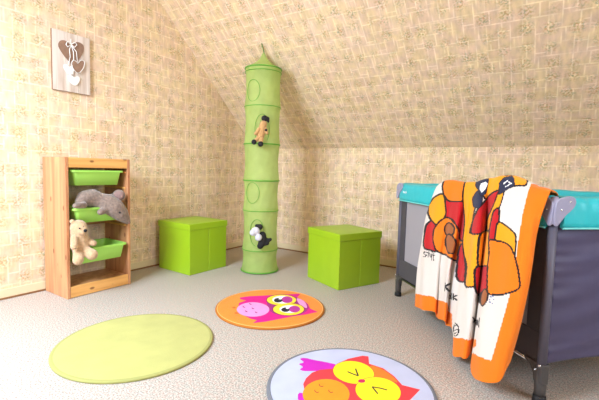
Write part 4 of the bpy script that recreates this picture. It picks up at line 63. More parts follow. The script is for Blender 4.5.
def wallpaper(name, k=1.0):
    m = bpy.data.materials.new(name); m.use_nodes = True
    nt = m.node_tree; b = nt.nodes['Principled BSDF']; N = nt.nodes.new; L = nt.links.new
    b.inputs['Roughness'].default_value = .75; b.inputs['Specular IOR Level'].default_value = .2
    uv = N('ShaderNodeTexCoord').outputs['UV']
    def vmul(v, s):
        n = N('ShaderNodeVectorMath'); n.operation = 'MULTIPLY'; n.inputs[1].default_value = s; L(v, n.inputs[0]); return n.outputs[0]
    def brick(v, w, h, mort, off):
        br = N('ShaderNodeTexBrick'); br.offset = off; br.squash = 1
        br.inputs['Scale'].default_value = 1; br.inputs['Mortar Size'].default_value = mort
        br.inputs['Mortar Smooth'].default_value = .8
        br.inputs['Brick Width'].default_value = w; br.inputs['Row Height'].default_value = h
        br.inputs['Color1'].default_value = hexc('ECDFCA'); br.inputs['Color2'].default_value = hexc('E0CEB6')
        br.inputs['Mortar'].default_value = hexc('E5D5BE'); br.inputs['Bias'].default_value = 0
        L(v, br.inputs['Vector']); return br
    b1 = brick(uv, .128, .086, .0062, .5)
    rot = N('ShaderNodeMapping'); rot.inputs['Rotation'].default_value = (0, 0, PI / 2); rot.inputs['Location'].default_value = (.03, .02, 0)
    L(uv, rot.inputs[0])
    b2 = brick(rot.outputs[0], .128, .064, .0055, .4)
    mx0 = N('ShaderNodeMix'); mx0.data_type = 'RGBA'; mx0.inputs[0].default_value = .5
    L(b1.outputs['Color'], mx0.inputs[6]); L(b2.outputs['Color'], mx0.inputs[7])
    # the pale lines of the print come and go, horizontal here and upright there
    na = N('ShaderNodeTexNoise'); na.inputs['Scale'].default_value = 9; na.inputs['Detail'].default_value = 1; L(uv, na.inputs['Vector'])
    def mr_(v, a0, a1):
        q = N('ShaderNodeMapRange'); q.inputs[1].default_value = a0; q.inputs[2].default_value = a1; L(v, q.inputs[0]); return q.outputs[0]
    def mul(p_, q_, op='MULTIPLY'):
        q = N('ShaderNodeMath'); q.operation = op
        for k_, v_ in enumerate((p_, q_)):
            if isinstance(v_, (int, float)): q.inputs[k_].default_value = v_
            else: L(v_, q.inputs[k_])
        return q.outputs[0]
    l1 = mul(b1.outputs['Fac'], mr_(na.outputs['Fac'], .62, .40)); l2 = mul(b2.outputs['Fac'], mr_(na.outputs['Fac'], .40, .58))
    ln = mul(mul(l1, l2, 'MAXIMUM'), .75)
    mx = N('ShaderNodeMix'); mx.data_type = 'RGBA'; L(ln, mx.inputs[0]); L(mx0.outputs[2], mx.inputs[6]); mx.inputs[7].default_value = hexc('FFF9EC')
    # yellow / rose drift of the print
    nz = N('ShaderNodeTexNoise'); nz.inputs['Scale'].default_value = 11; nz.inputs['Detail'].default_value = 2; L(uv, nz.inputs['Vector'])
    rp = N('ShaderNodeValToRGB'); rp.color_ramp.elements[0].position = .38; rp.color_ramp.elements[0].color = hexc('FFF1D2')
    rp.color_ramp.elements[1].position = .62; rp.color_ramp.elements[1].color = hexc('FFECE2'); L(nz.outputs['Fac'], rp.inputs[0])
    m2 = N('ShaderNodeMix'); m2.data_type = 'RGBA'; m2.blend_type = 'MULTIPLY'; m2.inputs[0].default_value = .9
    L(mx.outputs[2], m2.inputs[6]); L(rp.outputs[0], m2.inputs[7])
    # sprigs
    v = N('ShaderNodeTexVoronoi'); v.inputs['Scale'].default_value = 8.6; v.inputs['Randomness'].default_value = .35; L(uv, v.inputs['Vector'])
    mr = N('ShaderNodeMapRange'); mr.inputs[1].default_value = .5; mr.inputs[2].default_value = .18; mr.inputs[3].default_value = 0; mr.inputs[4].default_value = 1
    L(v.outputs['Distance'], mr.inputs[0])
    n2 = N('ShaderNodeTexNoise'); n2.inputs['Scale'].default_value = 80; n2.inputs['Detail'].default_value = 2; L(uv, n2.inputs['Vector'])
    m3 = N('ShaderNodeMapRange'); m3.inputs[1].default_value = .44; m3.inputs[2].default_value = .60; L(n2.outputs['Fac'], m3.inputs[0])
    mm = N('ShaderNodeMath'); mm.operation = 'MULTIPLY'; L(mr.outputs[0], mm.inputs[0]); L(m3.outputs[0], mm.inputs[1])
    n3 = N('ShaderNodeTexNoise'); n3.inputs['Scale'].default_value = 45; L(uv, n3.inputs['Vector'])
    r3 = N('ShaderNodeValToRGB'); e = r3.color_ramp.elements
    e[0].position = .4; e[0].color = hexc('6F8062'); e[1].position = .6; e[1].color = hexc('BC7A48')
    x = e.new(.5); x.color = hexc('A8923E'); L(n3.outputs['Fac'], r3.inputs[0])
    m5 = N('ShaderNodeMath'); m5.operation = 'MULTIPLY'; m5.inputs[1].default_value = .62; L(mm.outputs[0], m5.inputs[0])
    m4 = N('ShaderNodeMix'); m4.data_type = 'RGBA'; L(m5.outputs[0], m4.inputs[0]); L(m2.outputs[2], m4.inputs[6]); L(r3.outputs[0], m4.inputs[7])
    # fine woven streaks
    n4 = N('ShaderNodeTexNoise'); n4.inputs['Scale'].default_value = 40; n4.inputs['Detail'].default_value = 3; L(vmul(uv, (1.0, .35, 1)), n4.inputs['Vector'])
    m6 = N('ShaderNodeMapRange'); m6.inputs[1].default_value = .3; m6.inputs[2].default_value = .7; m6.inputs[3].default_value = .90 * k; m6.inputs[4].default_value = 1.12 * k
    L(n4.outputs['Fac'], m6.inputs[0])
    sc = N('ShaderNodeVectorMath'); sc.operation = 'SCALE'; L(m4.outputs[2], sc.inputs[0]); L(m6.outputs[0], sc.inputs['Scale'])
    L(sc.outputs[0], b.inputs['Base Color'])
    return m

def floor_mat():
    m = bpy.data.materials.new('floor_covering'); m.use_nodes = True
    nt = m.node_tree; b = nt.nodes['Principled BSDF']; N = nt.nodes.new; L = nt.links.new
    b.inputs['Roughness'].default_value = .55; b.inputs['Specular IOR Level'].default_value = .35
    o = N('ShaderNodeTexCoord').outputs['Object']
    n = N('ShaderNodeTexNoise'); n.inputs['Scale'].default_value = 165; n.inputs['Detail'].default_value = 4; L(o, n.inputs['Vector'])
    r = N('ShaderNodeValToRGB'); e = r.color_ramp.elements
    e[0].position = .3; e[0].color = hexc('827B76'); e[1].position = .7; e[1].color = hexc('EEE8E2'); x = e.new(.5); x.color = hexc('BDB6AE')
    L(n.outputs['Fac'], r.inputs[0])
    n2 = N('ShaderNodeTexNoise'); n2.inputs['Scale'].default_value = 60; L(o, n2.inputs['Vector'])
    r2 = N('ShaderNodeValToRGB'); e = r2.color_ramp.elements
    e[0].position = .35; e[0].color = hexc('FFECE4'); e[1].position = .65; e[1].color = hexc('ECF2EE'); L(n2.outputs['Fac'], r2.inputs[0])
    mx = N('ShaderNodeMix'); mx.data_type = 'RGBA'; mx.blend_type = 'MULTIPLY'; mx.inputs[0].default_value = 1
    L(r.outputs[0], mx.inputs[6]); L(r2.outputs[0], mx.inputs[7]); L(mx.outputs[2], b.inputs['Base Color'])
    bp = N('ShaderNodeBump'); bp.inputs['Strength'].default_value = .05; bp.inputs['Distance'].default_value = .001
    L(n.outputs['Fac'], bp.inputs['Height']); L(bp.outputs[0], b.inputs['Normal'])
    return m

def pine(name, c1, c2, axis=2, knots=.85):
    m = bpy.data.materials.new(name); m.use_nodes = True
    nt = m.node_tree; b = nt.nodes['Principled BSDF']; N = nt.nodes.new; L = nt.links.new
    b.inputs['Roughness'].default_value = .42
    o = N('ShaderNodeTexCoord').outputs['Object']
    mp = N('ShaderNodeMapping'); s = [26, 26, 26]; s[axis] = 1.6; mp.inputs['Scale'].default_value = s; L(o, mp.inputs[0])
    n = N('ShaderNodeTexNoise'); n.inputs['Scale'].default_value = 1; n.inputs['Detail'].default_value = 5; n.inputs['Distortion'].default_value = .6; L(mp.outputs[0], n.inputs['Vector'])
    r = N('ShaderNodeValToRGB'); e = r.color_ramp.elements
    e[0].position = .36; e[0].color = hexc(c1); e[1].position = .6; e[1].color = hexc(c2); L(n.outputs['Fac'], r.inputs[0])
    mp2 = N('ShaderNodeMapping'); s = [15, 15, 15]; s[axis] = 8; mp2.inputs['Scale'].default_value = s; L(o, mp2.inputs[0])
    v = N('ShaderNodeTexVoronoi'); v.inputs['Scale'].default_value = 1; v.inputs['Randomness'].default_value = 1; L(mp2.outputs[0], v.inputs['Vector'])
    mr = N('ShaderNodeMapRange'); mr.inputs[1].default_value = .17; mr.inputs[2].default_value = .10; mr.inputs[3].default_value = 0; mr.inputs[4].default_value = knots; L(v.outputs['Distance'], mr.inputs[0])
    mx = N('ShaderNodeMix'); mx.data_type = 'RGBA'; L(mr.outputs[0], mx.inputs[0]); L(r.outputs[0], mx.inputs[6]); mx.inputs[7].default_value = hexc('7A4322')
    L(mx.outputs[2], b.inputs['Base Color'])
    return m

# ------------------------------------------------------------ mesh helpers
def link(name, bm, mats, parent=None, smooth=False, matrix=None, bevel=0, segs=2):
    me = bpy.data.meshes.new(name)
    bmesh.ops.recalc_face_normals(bm, faces=bm.faces[:])
    bm.to_mesh(me); bm.free()
    o = bpy.data.objects.new(name, me); COL.objects.link(o)
    for m in (mats if isinstance(mats, (list, tuple)) else [mats]): me.materials.append(m)
    if smooth:
        for p in me.polygons: p.use_smooth = True
    if parent: o.parent = parent
    if matrix is not None: o.matrix_local = matrix
    if bevel:
        b = o.modifiers.new('bevel', 'BEVEL'); b.width = bevel; b.segments = segs; b.limit_method = 'ANGLE'; b.angle_limit = .7
    return o
def box(bm, c, s, M=None, mi=0):
    r = bmesh.ops.create_cube(bm, size=1); vs = r['verts']
    for v in vs:
        v.co = Vector((v.co.x * s[0] + c[0], v.co.y * s[1] + c[1], v.co.z * s[2] + c[2]))
        if M: v.co = M @ v.co
    for f in {f for v in vs for f in v.link_faces}: f.material_index = mi
    return vs
def tube(bm, pts, rad, n=12, cap=True, mi=0, closed=False):
    pts = [Vector(p) for p in pts]; rad = rad if isinstance(rad, (list, tuple)) else [rad] * len(pts)
    rings = []; up = None; L = len(pts)
    for i, p in enumerate(pts):
        a = pts[(i - 1) % L] if closed or i > 0 else pts[i]; b = pts[(i + 1) % L] if closed or i < L - 1 else pts[i]
        t = (b - a).normalized()
        if up is None: up = t.orthogonal().normalized()
        up = (up - t * up.dot(t)).normalized(); w = t.cross(up)
        rings.append([bm.verts.new(p + (up * math.cos(2 * PI * k / n) + w * math.sin(2 * PI * k / n)) * rad[i]) for k in range(n)])
    rng = range(L if closed else L - 1)
    for i in rng:
        A_, B_ = rings[i], rings[(i + 1) % L]
        for k in range(n):
            f = bm.faces.new((A_[k], A_[(k + 1) % n], B_[(k + 1) % n], B_[k])); f.material_index = mi; f.smooth = True
    if cap and not closed:
        for r_ in (rings[0][::-1], rings[-1]):
            f = bm.faces.new(r_); f.material_index = mi
def ball(bm, c, r, mi=0, s=(1, 1, 1), seg=16):
    q = bmesh.ops.create_uvsphere(bm, u_segments=seg, v_segments=max(8, seg // 2), radius=r)
    for v in q['verts']: v.co = Vector((v.co.x * s[0] + c[0], v.co.y * s[1] + c[1], v.co.z * s[2] + c[2]))
    for f in {f for v in q['verts'] for f in v.link_faces}: f.material_index = mi; f.smooth = True
def lathe(bm, prof, n=48, c=(0, 0), mi=0, wav=None):
    rings = []
    for (r, z) in prof:
        rings.append([bm.verts.new((c[0] + r * math.cos(2 * PI * k / n) * (1 + (wav(2 * PI * k / n, z) if wav else 0)),
                                    c[1] + r * math.sin(2 * PI * k / n) * (1 + (wav(2 * PI * k / n, z) if wav else 0)), z)) for k in range(n)])
    for a, b in zip(rings, rings[1:]):
        for k in range(n):
            f = bm.faces.new((a[k], a[(k + 1) % n], b[(k + 1) % n], b[k])); f.smooth = True; f.material_index = mi
    return rings
def prism(bm, poly, thick, M, mi=0):
    """poly in xy, extruded along z by thick, moved by M"""
    lo = [bm.verts.new(M @ Vector((x, y, 0))) for x, y in poly]; hi = [bm.verts.new(M @ Vector((x, y, thick))) for x, y in poly]
    fs = [bm.faces.new(hi), bm.faces.new(lo[::-1])]
    for i in range(len(poly)):
        j = (i + 1) % len(poly); fs.append(bm.faces.new((lo[i], lo[j], hi[j], hi[i])))
    for f in fs: f.material_index = mi
def smooth_poly(P, it=2):
    for _ in range(it):
        Q = []
        for i in range(len(P)):
            a, b = P[i], P[(i + 1) % len(P)]
            Q += [[.75 * a[0] + .25 * b[0], .75 * a[1] + .25 * b[1]], [.25 * a[0] + .75 * b[0], .25 * a[1] + .75 * b[1]]]
        P = Q
    return P
def thing(name, label, cat, loc=(0, 0, 0), rz=0, group=None):
    o = bpy.data.objects.new(name, None); COL.objects.link(o); o.empty_display_size = .05
    o.location = loc; o.rotation_euler = (0, 0, rz); o['label'] = label; o['category'] = cat
    if group: o['group'] = group
    return o
def tag(o, label, cat, group=None):
    o['label'] = label; o['category'] = cat
    if group: o['group'] = group
    return o
def struct(name, bm, m, **k):
    o = link(name, bm, m, **k); o['kind'] = 'structure'; return o

# ------------------------------------------------------------ the room
KZ, TAN, FZ, XR, YF = 1.09, .92, 2.5, 4.7, -4.6
YA = -(FZ - KZ) / TAN; YB = YF - YA
WP = wallpaper('wallpaper')
def surf(bm, pts, uvs, mi=0):
    uvl = bm.loops.layers.uv.verify()
    vs = [bm.verts.new(q) for q in pts]; f = bm.faces.new(vs); f.material_index = mi
    for l, u in zip(f.loops, uvs): l[uvl].uv = u
    return f
bm = bmesh.new(); surf(bm, [(0, 0, 0), (0, YF, 0), (0, YF, KZ), (0, YB, FZ), (0, YA, FZ), (0, 0, KZ)], [(0, 0), (YF, 0), (YF, KZ), (YB, FZ), (YA, FZ), (0, KZ)])
struct('wall_left', bm, WP)
bm = bmesh.new(); surf(bm, [(0, 0, 0), (XR, 0, 0), (XR, 0, KZ), (0, 0, KZ)], [(0.03, 0), (XR, 0), (XR, KZ), (0.03, KZ)])
struct('wall_back', bm, WP)
bm = bmesh.new(); surf(bm, [(0, YF, 0), (XR, YF, 0), (XR, YF, KZ), (0, YF, KZ)], [(0, 0), (XR, 0), (XR, KZ), (0, KZ)])
struct('wall_front', bm, WP)
# right gable with a window opening
WY0, WY1, WZ0, WZ1 = -3.45, -1.85, .80, 2.15
bm = bmesh.new()
def rw(y0, z0, y1, z1, extra=None):
    P = [(y0, z0), (y1, z0), (y1, z1), (y0, z1)] if extra is None else extra
    surf(bm, [(XR, y, z) for y, z in P], P)
rw(YF, 0, 0, WZ0)
rw(0, 0, 0, 0, [(WY1, WZ0), (0, WZ0), (0, KZ), ((KZ - WZ1) / TAN, WZ1), (WY1, WZ1)])
rw(0, 0, 0, 0, [(YF, WZ0), (WY0, WZ0), (WY0, WZ1), (YF - (KZ - WZ1) / TAN, WZ1), (YF, KZ)])
rw(0, 0, 0, 0, [(YF - (KZ - WZ1) / TAN, WZ1), ((KZ - WZ1) / TAN, WZ1), (YA, FZ), (YB, FZ)])
struct('wall_right', bm, WP)
# ceiling: two slopes and a flat strip; roof window added in the front slope to brighten the left wall
SL = math.hypot(1, TAN)
def slp(x, y, front=False):
    return (x, y, KZ - TAN * y) if not front else (x, y, KZ + TAN * (y - YF))
bm = bmesh.new()
surf(bm, [slp(0, 0), slp(XR, 0), slp(XR, YA), slp(0, YA)], [(0.05, 0.02), (XR, .02), (XR, .02 - YA * SL), (.05, .02 - YA * SL)])
surf(bm, [(0, YA, FZ), (XR, YA, FZ), (XR, YB, FZ), (0, YB, FZ)], [(0, 0), (XR, 0), (XR, YA - YB), (0, YA - YB)])
RX0, RX1, RY0, RY1 = .35, 1.6, -4.35, -3.45
def fr(x0, y0, x1, y1):
    surf(bm, [slp(x0, y0, 1), slp(x1, y0, 1), slp(x1, y1, 1), slp(x0, y1, 1)], [(x0, y0 * SL), (x1, y0 * SL), (x1, y1 * SL), (x0, y1 * SL)])
fr(0, YF, XR, RY0); fr(0, RY1, XR, YB); fr(0, RY0, RX0, RY1); fr(RX1, RY0, XR, RY1)
struct('ceiling', bm, WP)
bm = bmesh.new(); box(bm, (XR / 2, YF / 2, -.03), (XR + .1, -YF + .1, .06)); struct('floor', bm, floor_mat())
# baseboards: pale board with a thin brown strip at the floor
MB = [mat('pale_board', 'E6D3AC', .5), mat('brown_strip', '8C6038', .5)]
def base(name, c0, size, c1, size1):
    bm = bmesh.new(); box(bm, c0, size); box(bm, c1, size1, mi=1); struct(name, bm, MB, bevel=.002)
base('baseboard_left', (.006, YF / 2, .034), (.012, -YF, .060), (.009, YF / 2, .006), (.018, -YF, .012))
base('baseboard_back', (XR / 2, -.006, .034), (XR - .03, .012, .060), (XR / 2, -.009, .006), (XR - .04, .018, .012))
base('baseboard_right', (XR - .006, YF / 2, .034), (.012, -YF - .03, .060), (XR - .009, YF / 2, .006), (.018, -YF - .04, .012))
base('baseboard_front', (XR / 2, YF + .006, .034), (XR - .03, .012, .060), (XR / 2, YF + .009, .006), (XR - .04, .018, .012))
white = mat('white_paint', 'F2F0EA', .4)
def glass_mat():
    m = bpy.data.materials.new('window_glass'); m.use_nodes = True; nt = m.node_tree
    nt.nodes.remove(nt.nodes['Principled BSDF'])
    a = nt.nodes.new('ShaderNodeBsdfTransparent'); g = nt.nodes.new('ShaderNodeBsdfGlossy'); g.inputs['Roughness'].default_value = .02
    x = nt.nodes.new('ShaderNodeMixShader'); x.inputs[0].default_value = .05
    nt.links.new(a.outputs[0], x.inputs[1]); nt.links.new(g.outputs[0], x.inputs[2]); nt.links.new(x.outputs[0], nt.nodes['Material Output'].inputs[0])
    return m
GL = glass_mat()
def window(name, O, ux, uy, un, w, h):
    """frame and panes in the opening; O lower corner, ux/uy unit vectors along it, un outwards"""
    M = Matrix((Vector(ux).to_4d(), Vector(uy).to_4d(), Vector(un).to_4d(), (0, 0, 0, 1))).transposed()
    M = Matrix(((ux[0], uy[0], un[0], O[0]), (ux[1], uy[1], un[1], O[1]), (ux[2], uy[2], un[2], O[2]), (0, 0, 0, 1)))
    bm = bmesh.new()
    for c, s in (((w / 2, .03, .05), (w, .06, .12)), ((w / 2, h - .03, .05), (w, .06, .12)), ((.03, h / 2, .05), (.06, h - .12, .12)), ((w - .03, h / 2, .05), (.06, h - .12, .12)), ((w / 2, h / 2, .06), (.07, h - .12, .06))):
        box(bm, c, s, M)
    f = struct(name, bm, white, bevel=.004)
    bm = bmesh.new(); box(bm, (w / 2, h / 2, .06), (w - .12, h - .12, .006), M)
    g = link('pane', bm, GL, f)
window('window_1', (XR, WY0, WZ0), (0, 1, 0), (0, 0, 1), (1, 0, 0), WY1 - WY0, WZ1 - WZ0)
a = slp(RX0, RY0, 1)
window('added_roof_window', a, (1, 0, 0), (0, 1 / SL, TAN / SL), (0, -TAN / SL, 1 / SL), RX1 - RX0, (RY1 - RY0) * SL)  # unseen roof window, added for more light on the left wall

# ------------------------------------------------------------ round rugs
R1 = dict(magenta='E00C86', plum='A82880', plum2='B83498', rose='F09CD4', maroon='7A2040', yellow='FFD93A', white='FFFFFF', black='202028', brown='D86A28',
          purple='C81CB4', red='F03A40', tangerine='F47C22', amber='F6961C', maroon2='A8442C', lemon='FFE31C', plumred='C8245A')
def rug(name, c, r, top, edge, label, design=None, rim=None, th=.011):
    ms = [mat(name + '_' + top, top, .95, .5, 400, .08, 9, sheen=.1), mat('rug_edge_' + edge, edge, .9)]
    bm = bmesh.new(); n = 96
    prof = [(r, .0), (r + .002, .005), (r, th - .001), (r - .004, th), (r - .014, th + .0005)]
    rings = lathe(bm, prof, n, mi=1)
    bm.faces.new(rings[0][::-1]).material_index = 1
    inner = lathe(bm, [(r - .014, th + .0005), (r * .66, th + .0008), (r * .33, th), ], n, mi=0)
    f = bm.faces.new(inner[-1]); f.material_index = 0
    bmesh.ops.remove_doubles(bm, verts=bm.verts[:], dist=1e-6)
    if rim:
        ms.append(mat('rug_rim_' + rim, rim, .9)); tube(bm, [(math.cos(2 * PI * k / n) * (r - .010), math.sin(2 * PI * k / n) * (r - .010), th) for k in range(n)], .0022, 6, closed=True, mi=2)
    if design:
        idx = {}
        for k, (cn, P) in enumerate(design):
            if cn not in idx:
                idx[cn] = len(ms); ms.append(mat('rug_print_' + cn, R1[cn], .95, .3, 400, .04, 30))
            P2 = []
            for x, y in P:   # keep the print inside the rug
                d_ = math.hypot(x, y); q = min(1, (r - .02) / d_) if d_ > 0 else 1
                P2.append((x * q, y * q))
            if len(P2) < 20 and cn not in ('black', 'maroon2'): P2 = smooth_poly(P2, 1)
            z = th + .001 + k * .00006
            f = bm.faces.new([bm.verts.new((x, y, z)) for x, y in P2]); f.material_index = idx[cn]
            bmesh.ops.triangulate(bm, faces=[f])
            if f.is_valid: f.material_index = idx[cn]
    me = bpy.data.meshes.new(name); bm.normal_update()
    for f in bm.faces:
        if f.normal.z < -.5 and f.calc_center_median().z > .008: f.normal_flip()
    bm.to_mesh(me); bm.free(); o = bpy.data.objects.new(name, me); COL.objects.link(o)
    for m in ms: me.materials.append(m)
    o.location = (c[0], c[1], 0.0005)
    return tag(o, label, 'rug')
rug('round_rug', (1.214, -2.286), .361, 'B6B468', 'A2A05C', 'plain pale green round rug lying on the floor in front of the pine shelf')
rug('round_rug', (1.431, -1.505), .337, 'F58A14', 'B86C1C', 'orange round rug printed with a magenta owl with open eyes', OWL1, rim='FFC070')
rug('round_rug', (2.238, -2.024), .332, 'BFC4DE', '74767C', 'lavender round rug printed with a red owl with squinting yellow eyes', OWL2, rim='7A7E88')

# ------------------------------------------------------------ pine shelf with bins
P1 = pine('pine_panel_shaded', 'B87850', 'D29668'); P2 = pine('pine_rail', 'DC9A50', 'F0B468', 1)  # panel pine darkened and reddened: shade of the shelf side put into its colour
SY0, SY1 = -2.183, -1.743
sh = thing('storage_shelf', 'pine storage shelf holding green plastic bins and soft toys against the left wall', 'shelf', (.165, (SY0 + SY1) / 2, 0))
def sl(c): return (c[0] - .165, c[1] - (SY0 + SY1) / 2, c[2])
for s in (0, 1):
    yy = SY0 + .01 if s == 0 else SY1 - .01
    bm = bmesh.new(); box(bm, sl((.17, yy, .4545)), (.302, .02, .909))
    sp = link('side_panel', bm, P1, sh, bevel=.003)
    inn = .014 if s == 0 else -.014
    for z in (.30, .435, .57, .705, .815):
        bm = bmesh.new(); box(bm, sl((.165, yy + inn, z)), (.26, .008, .012)); link('runner', bm, P2, sp)
bm = bmesh.new(); box(bm, sl((.17, -1.963, .900)), (.300, .398, .016)); link('top_board', bm, P2, sh, bevel=.002)
bm = bmesh.new(); box(bm, sl((.311, -1.963, .868)), (.018, .398, .048)); link('top_rail', bm, P2, sh, bevel=.002)
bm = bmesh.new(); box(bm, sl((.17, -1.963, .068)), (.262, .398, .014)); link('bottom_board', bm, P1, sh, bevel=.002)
bm = bmesh.new(); box(bm, sl((.311, -1.963, .040)), (.018, .398, .072)); link('kick_board', bm, P2, sh, bevel=.002)
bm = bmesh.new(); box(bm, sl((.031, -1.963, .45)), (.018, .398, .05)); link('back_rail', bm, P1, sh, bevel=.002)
GP = mat('lime_plastic', 'ACE664', .38, var=.03)
def rrect(x0, x1, y0, y1, r, n=5):
    P = []
    for cx, cy, a0 in ((x1 - r, y1 - r, 0), (x0 + r, y1 - r, 90), (x0 + r, y0 + r, 180), (x1 - r, y0 + r, 270)):
        for k in range(n + 1):
            a = math.radians(a0 + 90 * k / n); P.append((cx + r * math.cos(a), cy + r * math.sin(a)))
    return P
def bin_(xf, zt, h, label):
    """open plastic bin; xf front edge, zt rim height"""
    t = thing('storage_bin', label, 'bin', (xf - .14, -1.963, zt - h), group='green bins in the pine shelf')
    bm = bmesh.new()
    L0 = [(rrect(-.118, .118, -.147, .147, .02), 0), (rrect(-.132, .132, -.166, .166, .024), h - .004)]
    inn = [(rrect(-.128, .128, -.162, .162, .022), h - .004), (rrect(-.114, .114, -.143, .143, .018), .004)]
    rings = []
    for P, z in L0 + inn: rings.append([bm.verts.new((x, y, z)) for x, y in P])
    for a, b in ((0, 1), (2, 3)):
        for k in range(len(rings[0])):
            m = (k + 1) % len(rings[0]); f = bm.faces.new((rings[a][k], rings[a][m], rings[b][m], rings[b][k])); f.smooth = True
    bm.faces.new(rings[0][::-1]); bm.faces.new(rings[3])
    link('tub', bm, GP, t)
    bm = bmesh.new()
    o_, i_ = rrect(-.14, .14, -.178, .178, .022), rrect(-.128, .128, -.162, .162, .022)
    def ring(z0, z1, O_, I_):
        a = [[bm.verts.new((x, y, z)) for x, y in Q] for Q, z in ((O_, z0), (O_, z1), (I_, z1), (I_, z0))]
        for q in range(4):
            for k in range(len(O_)):
                m = (k + 1) % len(O_); bm.faces.new((a[q][k], a[q][m], a[(q + 1) % 4][m], a[(q + 1) % 4][k]))
    ring(h - .004, h, o_, i_); ring(h - .014, h - .004, o_, rrect(-.137, .137, -.175, .175, .02))
    link('rim', bm, GP, t, bevel=.0012)
    return t
bin_(.315, .828, .100, 'topmost green plastic bin pushed in under the top of the pine shelf')
bin_(.335, .582, .098, 'middle green plastic bin with a grey plush rat lying across it')
bin_(.350, .318, .100, 'lowest green plastic bin pulled out a little with a cream teddy in it')

# ------------------------------------------------------------ plush toys
def plush(name, chains, m, parent, vox=.0045):
    bm = bmesh.new()
    for ch in chains:
        for i, (x, y, z, r) in enumerate(ch):
            ball(bm, (x, y, z), r, seg=14)
            if i + 1 < len(ch):
                q = ch[i + 1]
                for k in range(1, 4):
                    f = k / 4; ball(bm, (x + (q[0] - x) * f, y + (q[1] - y) * f, z + (q[2] - z) * f), r + (q[3] - r) * f, seg=12)
    o = link(name, bm, m, parent)
    if parent: o.matrix_parent_inverse = Matrix.Translation(-Vector(parent.location))
    rm = o.modifiers.new('remesh', 'REMESH'); rm.mode = 'VOXEL'; rm.voxel_size = vox; rm.use_smooth_shade = True
    sm = o.modifiers.new('smooth', 'SMOOTH'); sm.iterations = 4; sm.factor = .5
    return o
def dots(name, L, m, parent, s=(1, 1, 1)):
    bm = bmesh.new()
    for x, y, z, r in L: ball(bm, (x, y, z), r, seg=12)
    o = link(name, bm, m, parent); o.matrix_parent_inverse = Matrix.Translation(-Vector(parent.location)); return o
cream = mat('cream_plush', 'CDA880', .95, 1, 160, .22, 70, sheen=.4)
greyp = mat('grey_plush', '8A7466', .95, 1, 160, .30, 70, sheen=.4)
pinkp = mat('pink_felt', '8E7068', .9)
black = mat('black_plush', '18171A', .8)
tanp = mat('tan_plush', 'C99A62', .95, .6, 300, .1, 60, sheen=.3)
whitep = mat('white_plush', 'D8D6E0', .95, .6, 300, .05, 60, sheen=.3)
T = TEDDY; b0 = T['body'][0]
t = thing('teddy_bear', 'cream teddy bear sitting in the lowest green bin with its legs over the edge', 'soft toy', (.36, b0[1], .318))
plush('body', [[T['body'][0]], [T['body'][0], T['body'][4]], [T['body'][4], T['body'][5]], [T['body'][0], T['body'][1]], [T['body'][2]], [T['body'][3]]] + T['arms'] + T['legs'], cream, t)
dots('eye', [T['eyes'][0]], black, t); dots('eye', [T['eyes'][1]], black, t)
dots('nose', T['nose'], black, t)
t.location.y += .016
Q = RAT
t = thing('plush_rat', 'grey-brown plush rat lying over the middle green bin with its snout hanging down', 'soft toy', (.33, Q['chain'][4][1], .58))
plush('body', [Q['chain']] + [Q['leg'], Q['leg2']], greyp, t)
for e_ in ('ear', 'ear2'):
    x, y, z, r = Q[e_][0]
    bm = bmesh.new(); ball(bm, (0, 0, 0), r, s=(.35, 1, 1)); ball(bm, (r * .2, 0, 0), r * .78, mi=1, s=(.3, 1, 1))
    o = link('ear', bm, [greyp, pinkp], t, matrix=Matrix.Translation(Vector((x, y, z)) - t.location) @ Matrix.Rotation(-.6, 4, 'Z'))
dots('eye', Q['eye'], black, t); dots('nose', Q['nose'], mat('dark_pink_felt', '9A7468', .8), t)

# ------------------------------------------------------------ picture with hearts
PY0, PY1, PZ0, PZ1 = -2.109, -1.858, 1.364, 1.762
t = thing('wall_picture', 'whitewashed wooden board with hearts hanging on the left wall', 'picture', (0, (PY0 + PY1) / 2, PZ0))
def pl(bm, P, x, th, mi=0):
    base_ = [Vector((x, q[0] - t.location.y, q[1] - PZ0)) for q in P]
    lo = [bm.verts.new(v) for v in base_]; hi = [bm.verts.new(v + Vector((th, 0, 0))) for v in base_]
    bm.faces.new(hi); bm.faces.new(lo[::-1])
    for i in range(len(P)): bm.faces.new((lo[i], lo[(i + 1) % len(P)], hi[(i + 1) % len(P)], hi[i]))
bm = bmesh.new()
for k in range(3):
    w = (PY1 - PY0) / 3
    box(bm, (.011, PY0 + w * (k + .5) - t.location.y, (PZ1 - PZ0) / 2), (.020, w - .0006, PZ1 - PZ0))
for f in bm.faces:
    if f.normal.x < .5 or f.calc_center_median().x < .02: f.material_index = 1
link('board', bm, [pine('whitewashed_board', 'C6B09E', 'E6D8CC', 2, 0), mat('board_edge', '8A6448', .7)], t, bevel=.001)
hb = mat('brown_heart', '94725C', .8, var=.12, vscale=60); hw = mat('white_heart', 'F4EEE6', .7, var=.04, vscale=60)
def heart(name, P, x, th, m):
    bm = bmesh.new(); pl(bm, smooth_poly(P, 2), x, th); return link(name, bm, m, t, bevel=.0008)
link_h = heart('brown_heart', PIC['big'], .0205, .004, hb)
heart('heart_pendant', PIC['small'], .026, .006, hb); heart('heart_pendant', PIC['w1'], .024, .005, hw); heart('heart_pendant', PIC['w2'], .026, .006, hw)
bm = bmesh.new()
for L_ in PIC['bow']:
    tube(bm, [(.0285, y - t.location.y, z - PZ0) for y, z in L_], .0035, 6, closed=True)
for L_ in PIC['strings']:
    tube(bm, [(.0275, y - t.location.y, z - PZ0) for y, z in L_], .0026, 6)
P = PIC['small']; tube(bm, [(.0325, y - t.location.y, z - PZ0) for y, z in smooth_poly(P, 1)], .0022, 6, closed=True)
link('string_bow', bm, hw, t, smooth=True)

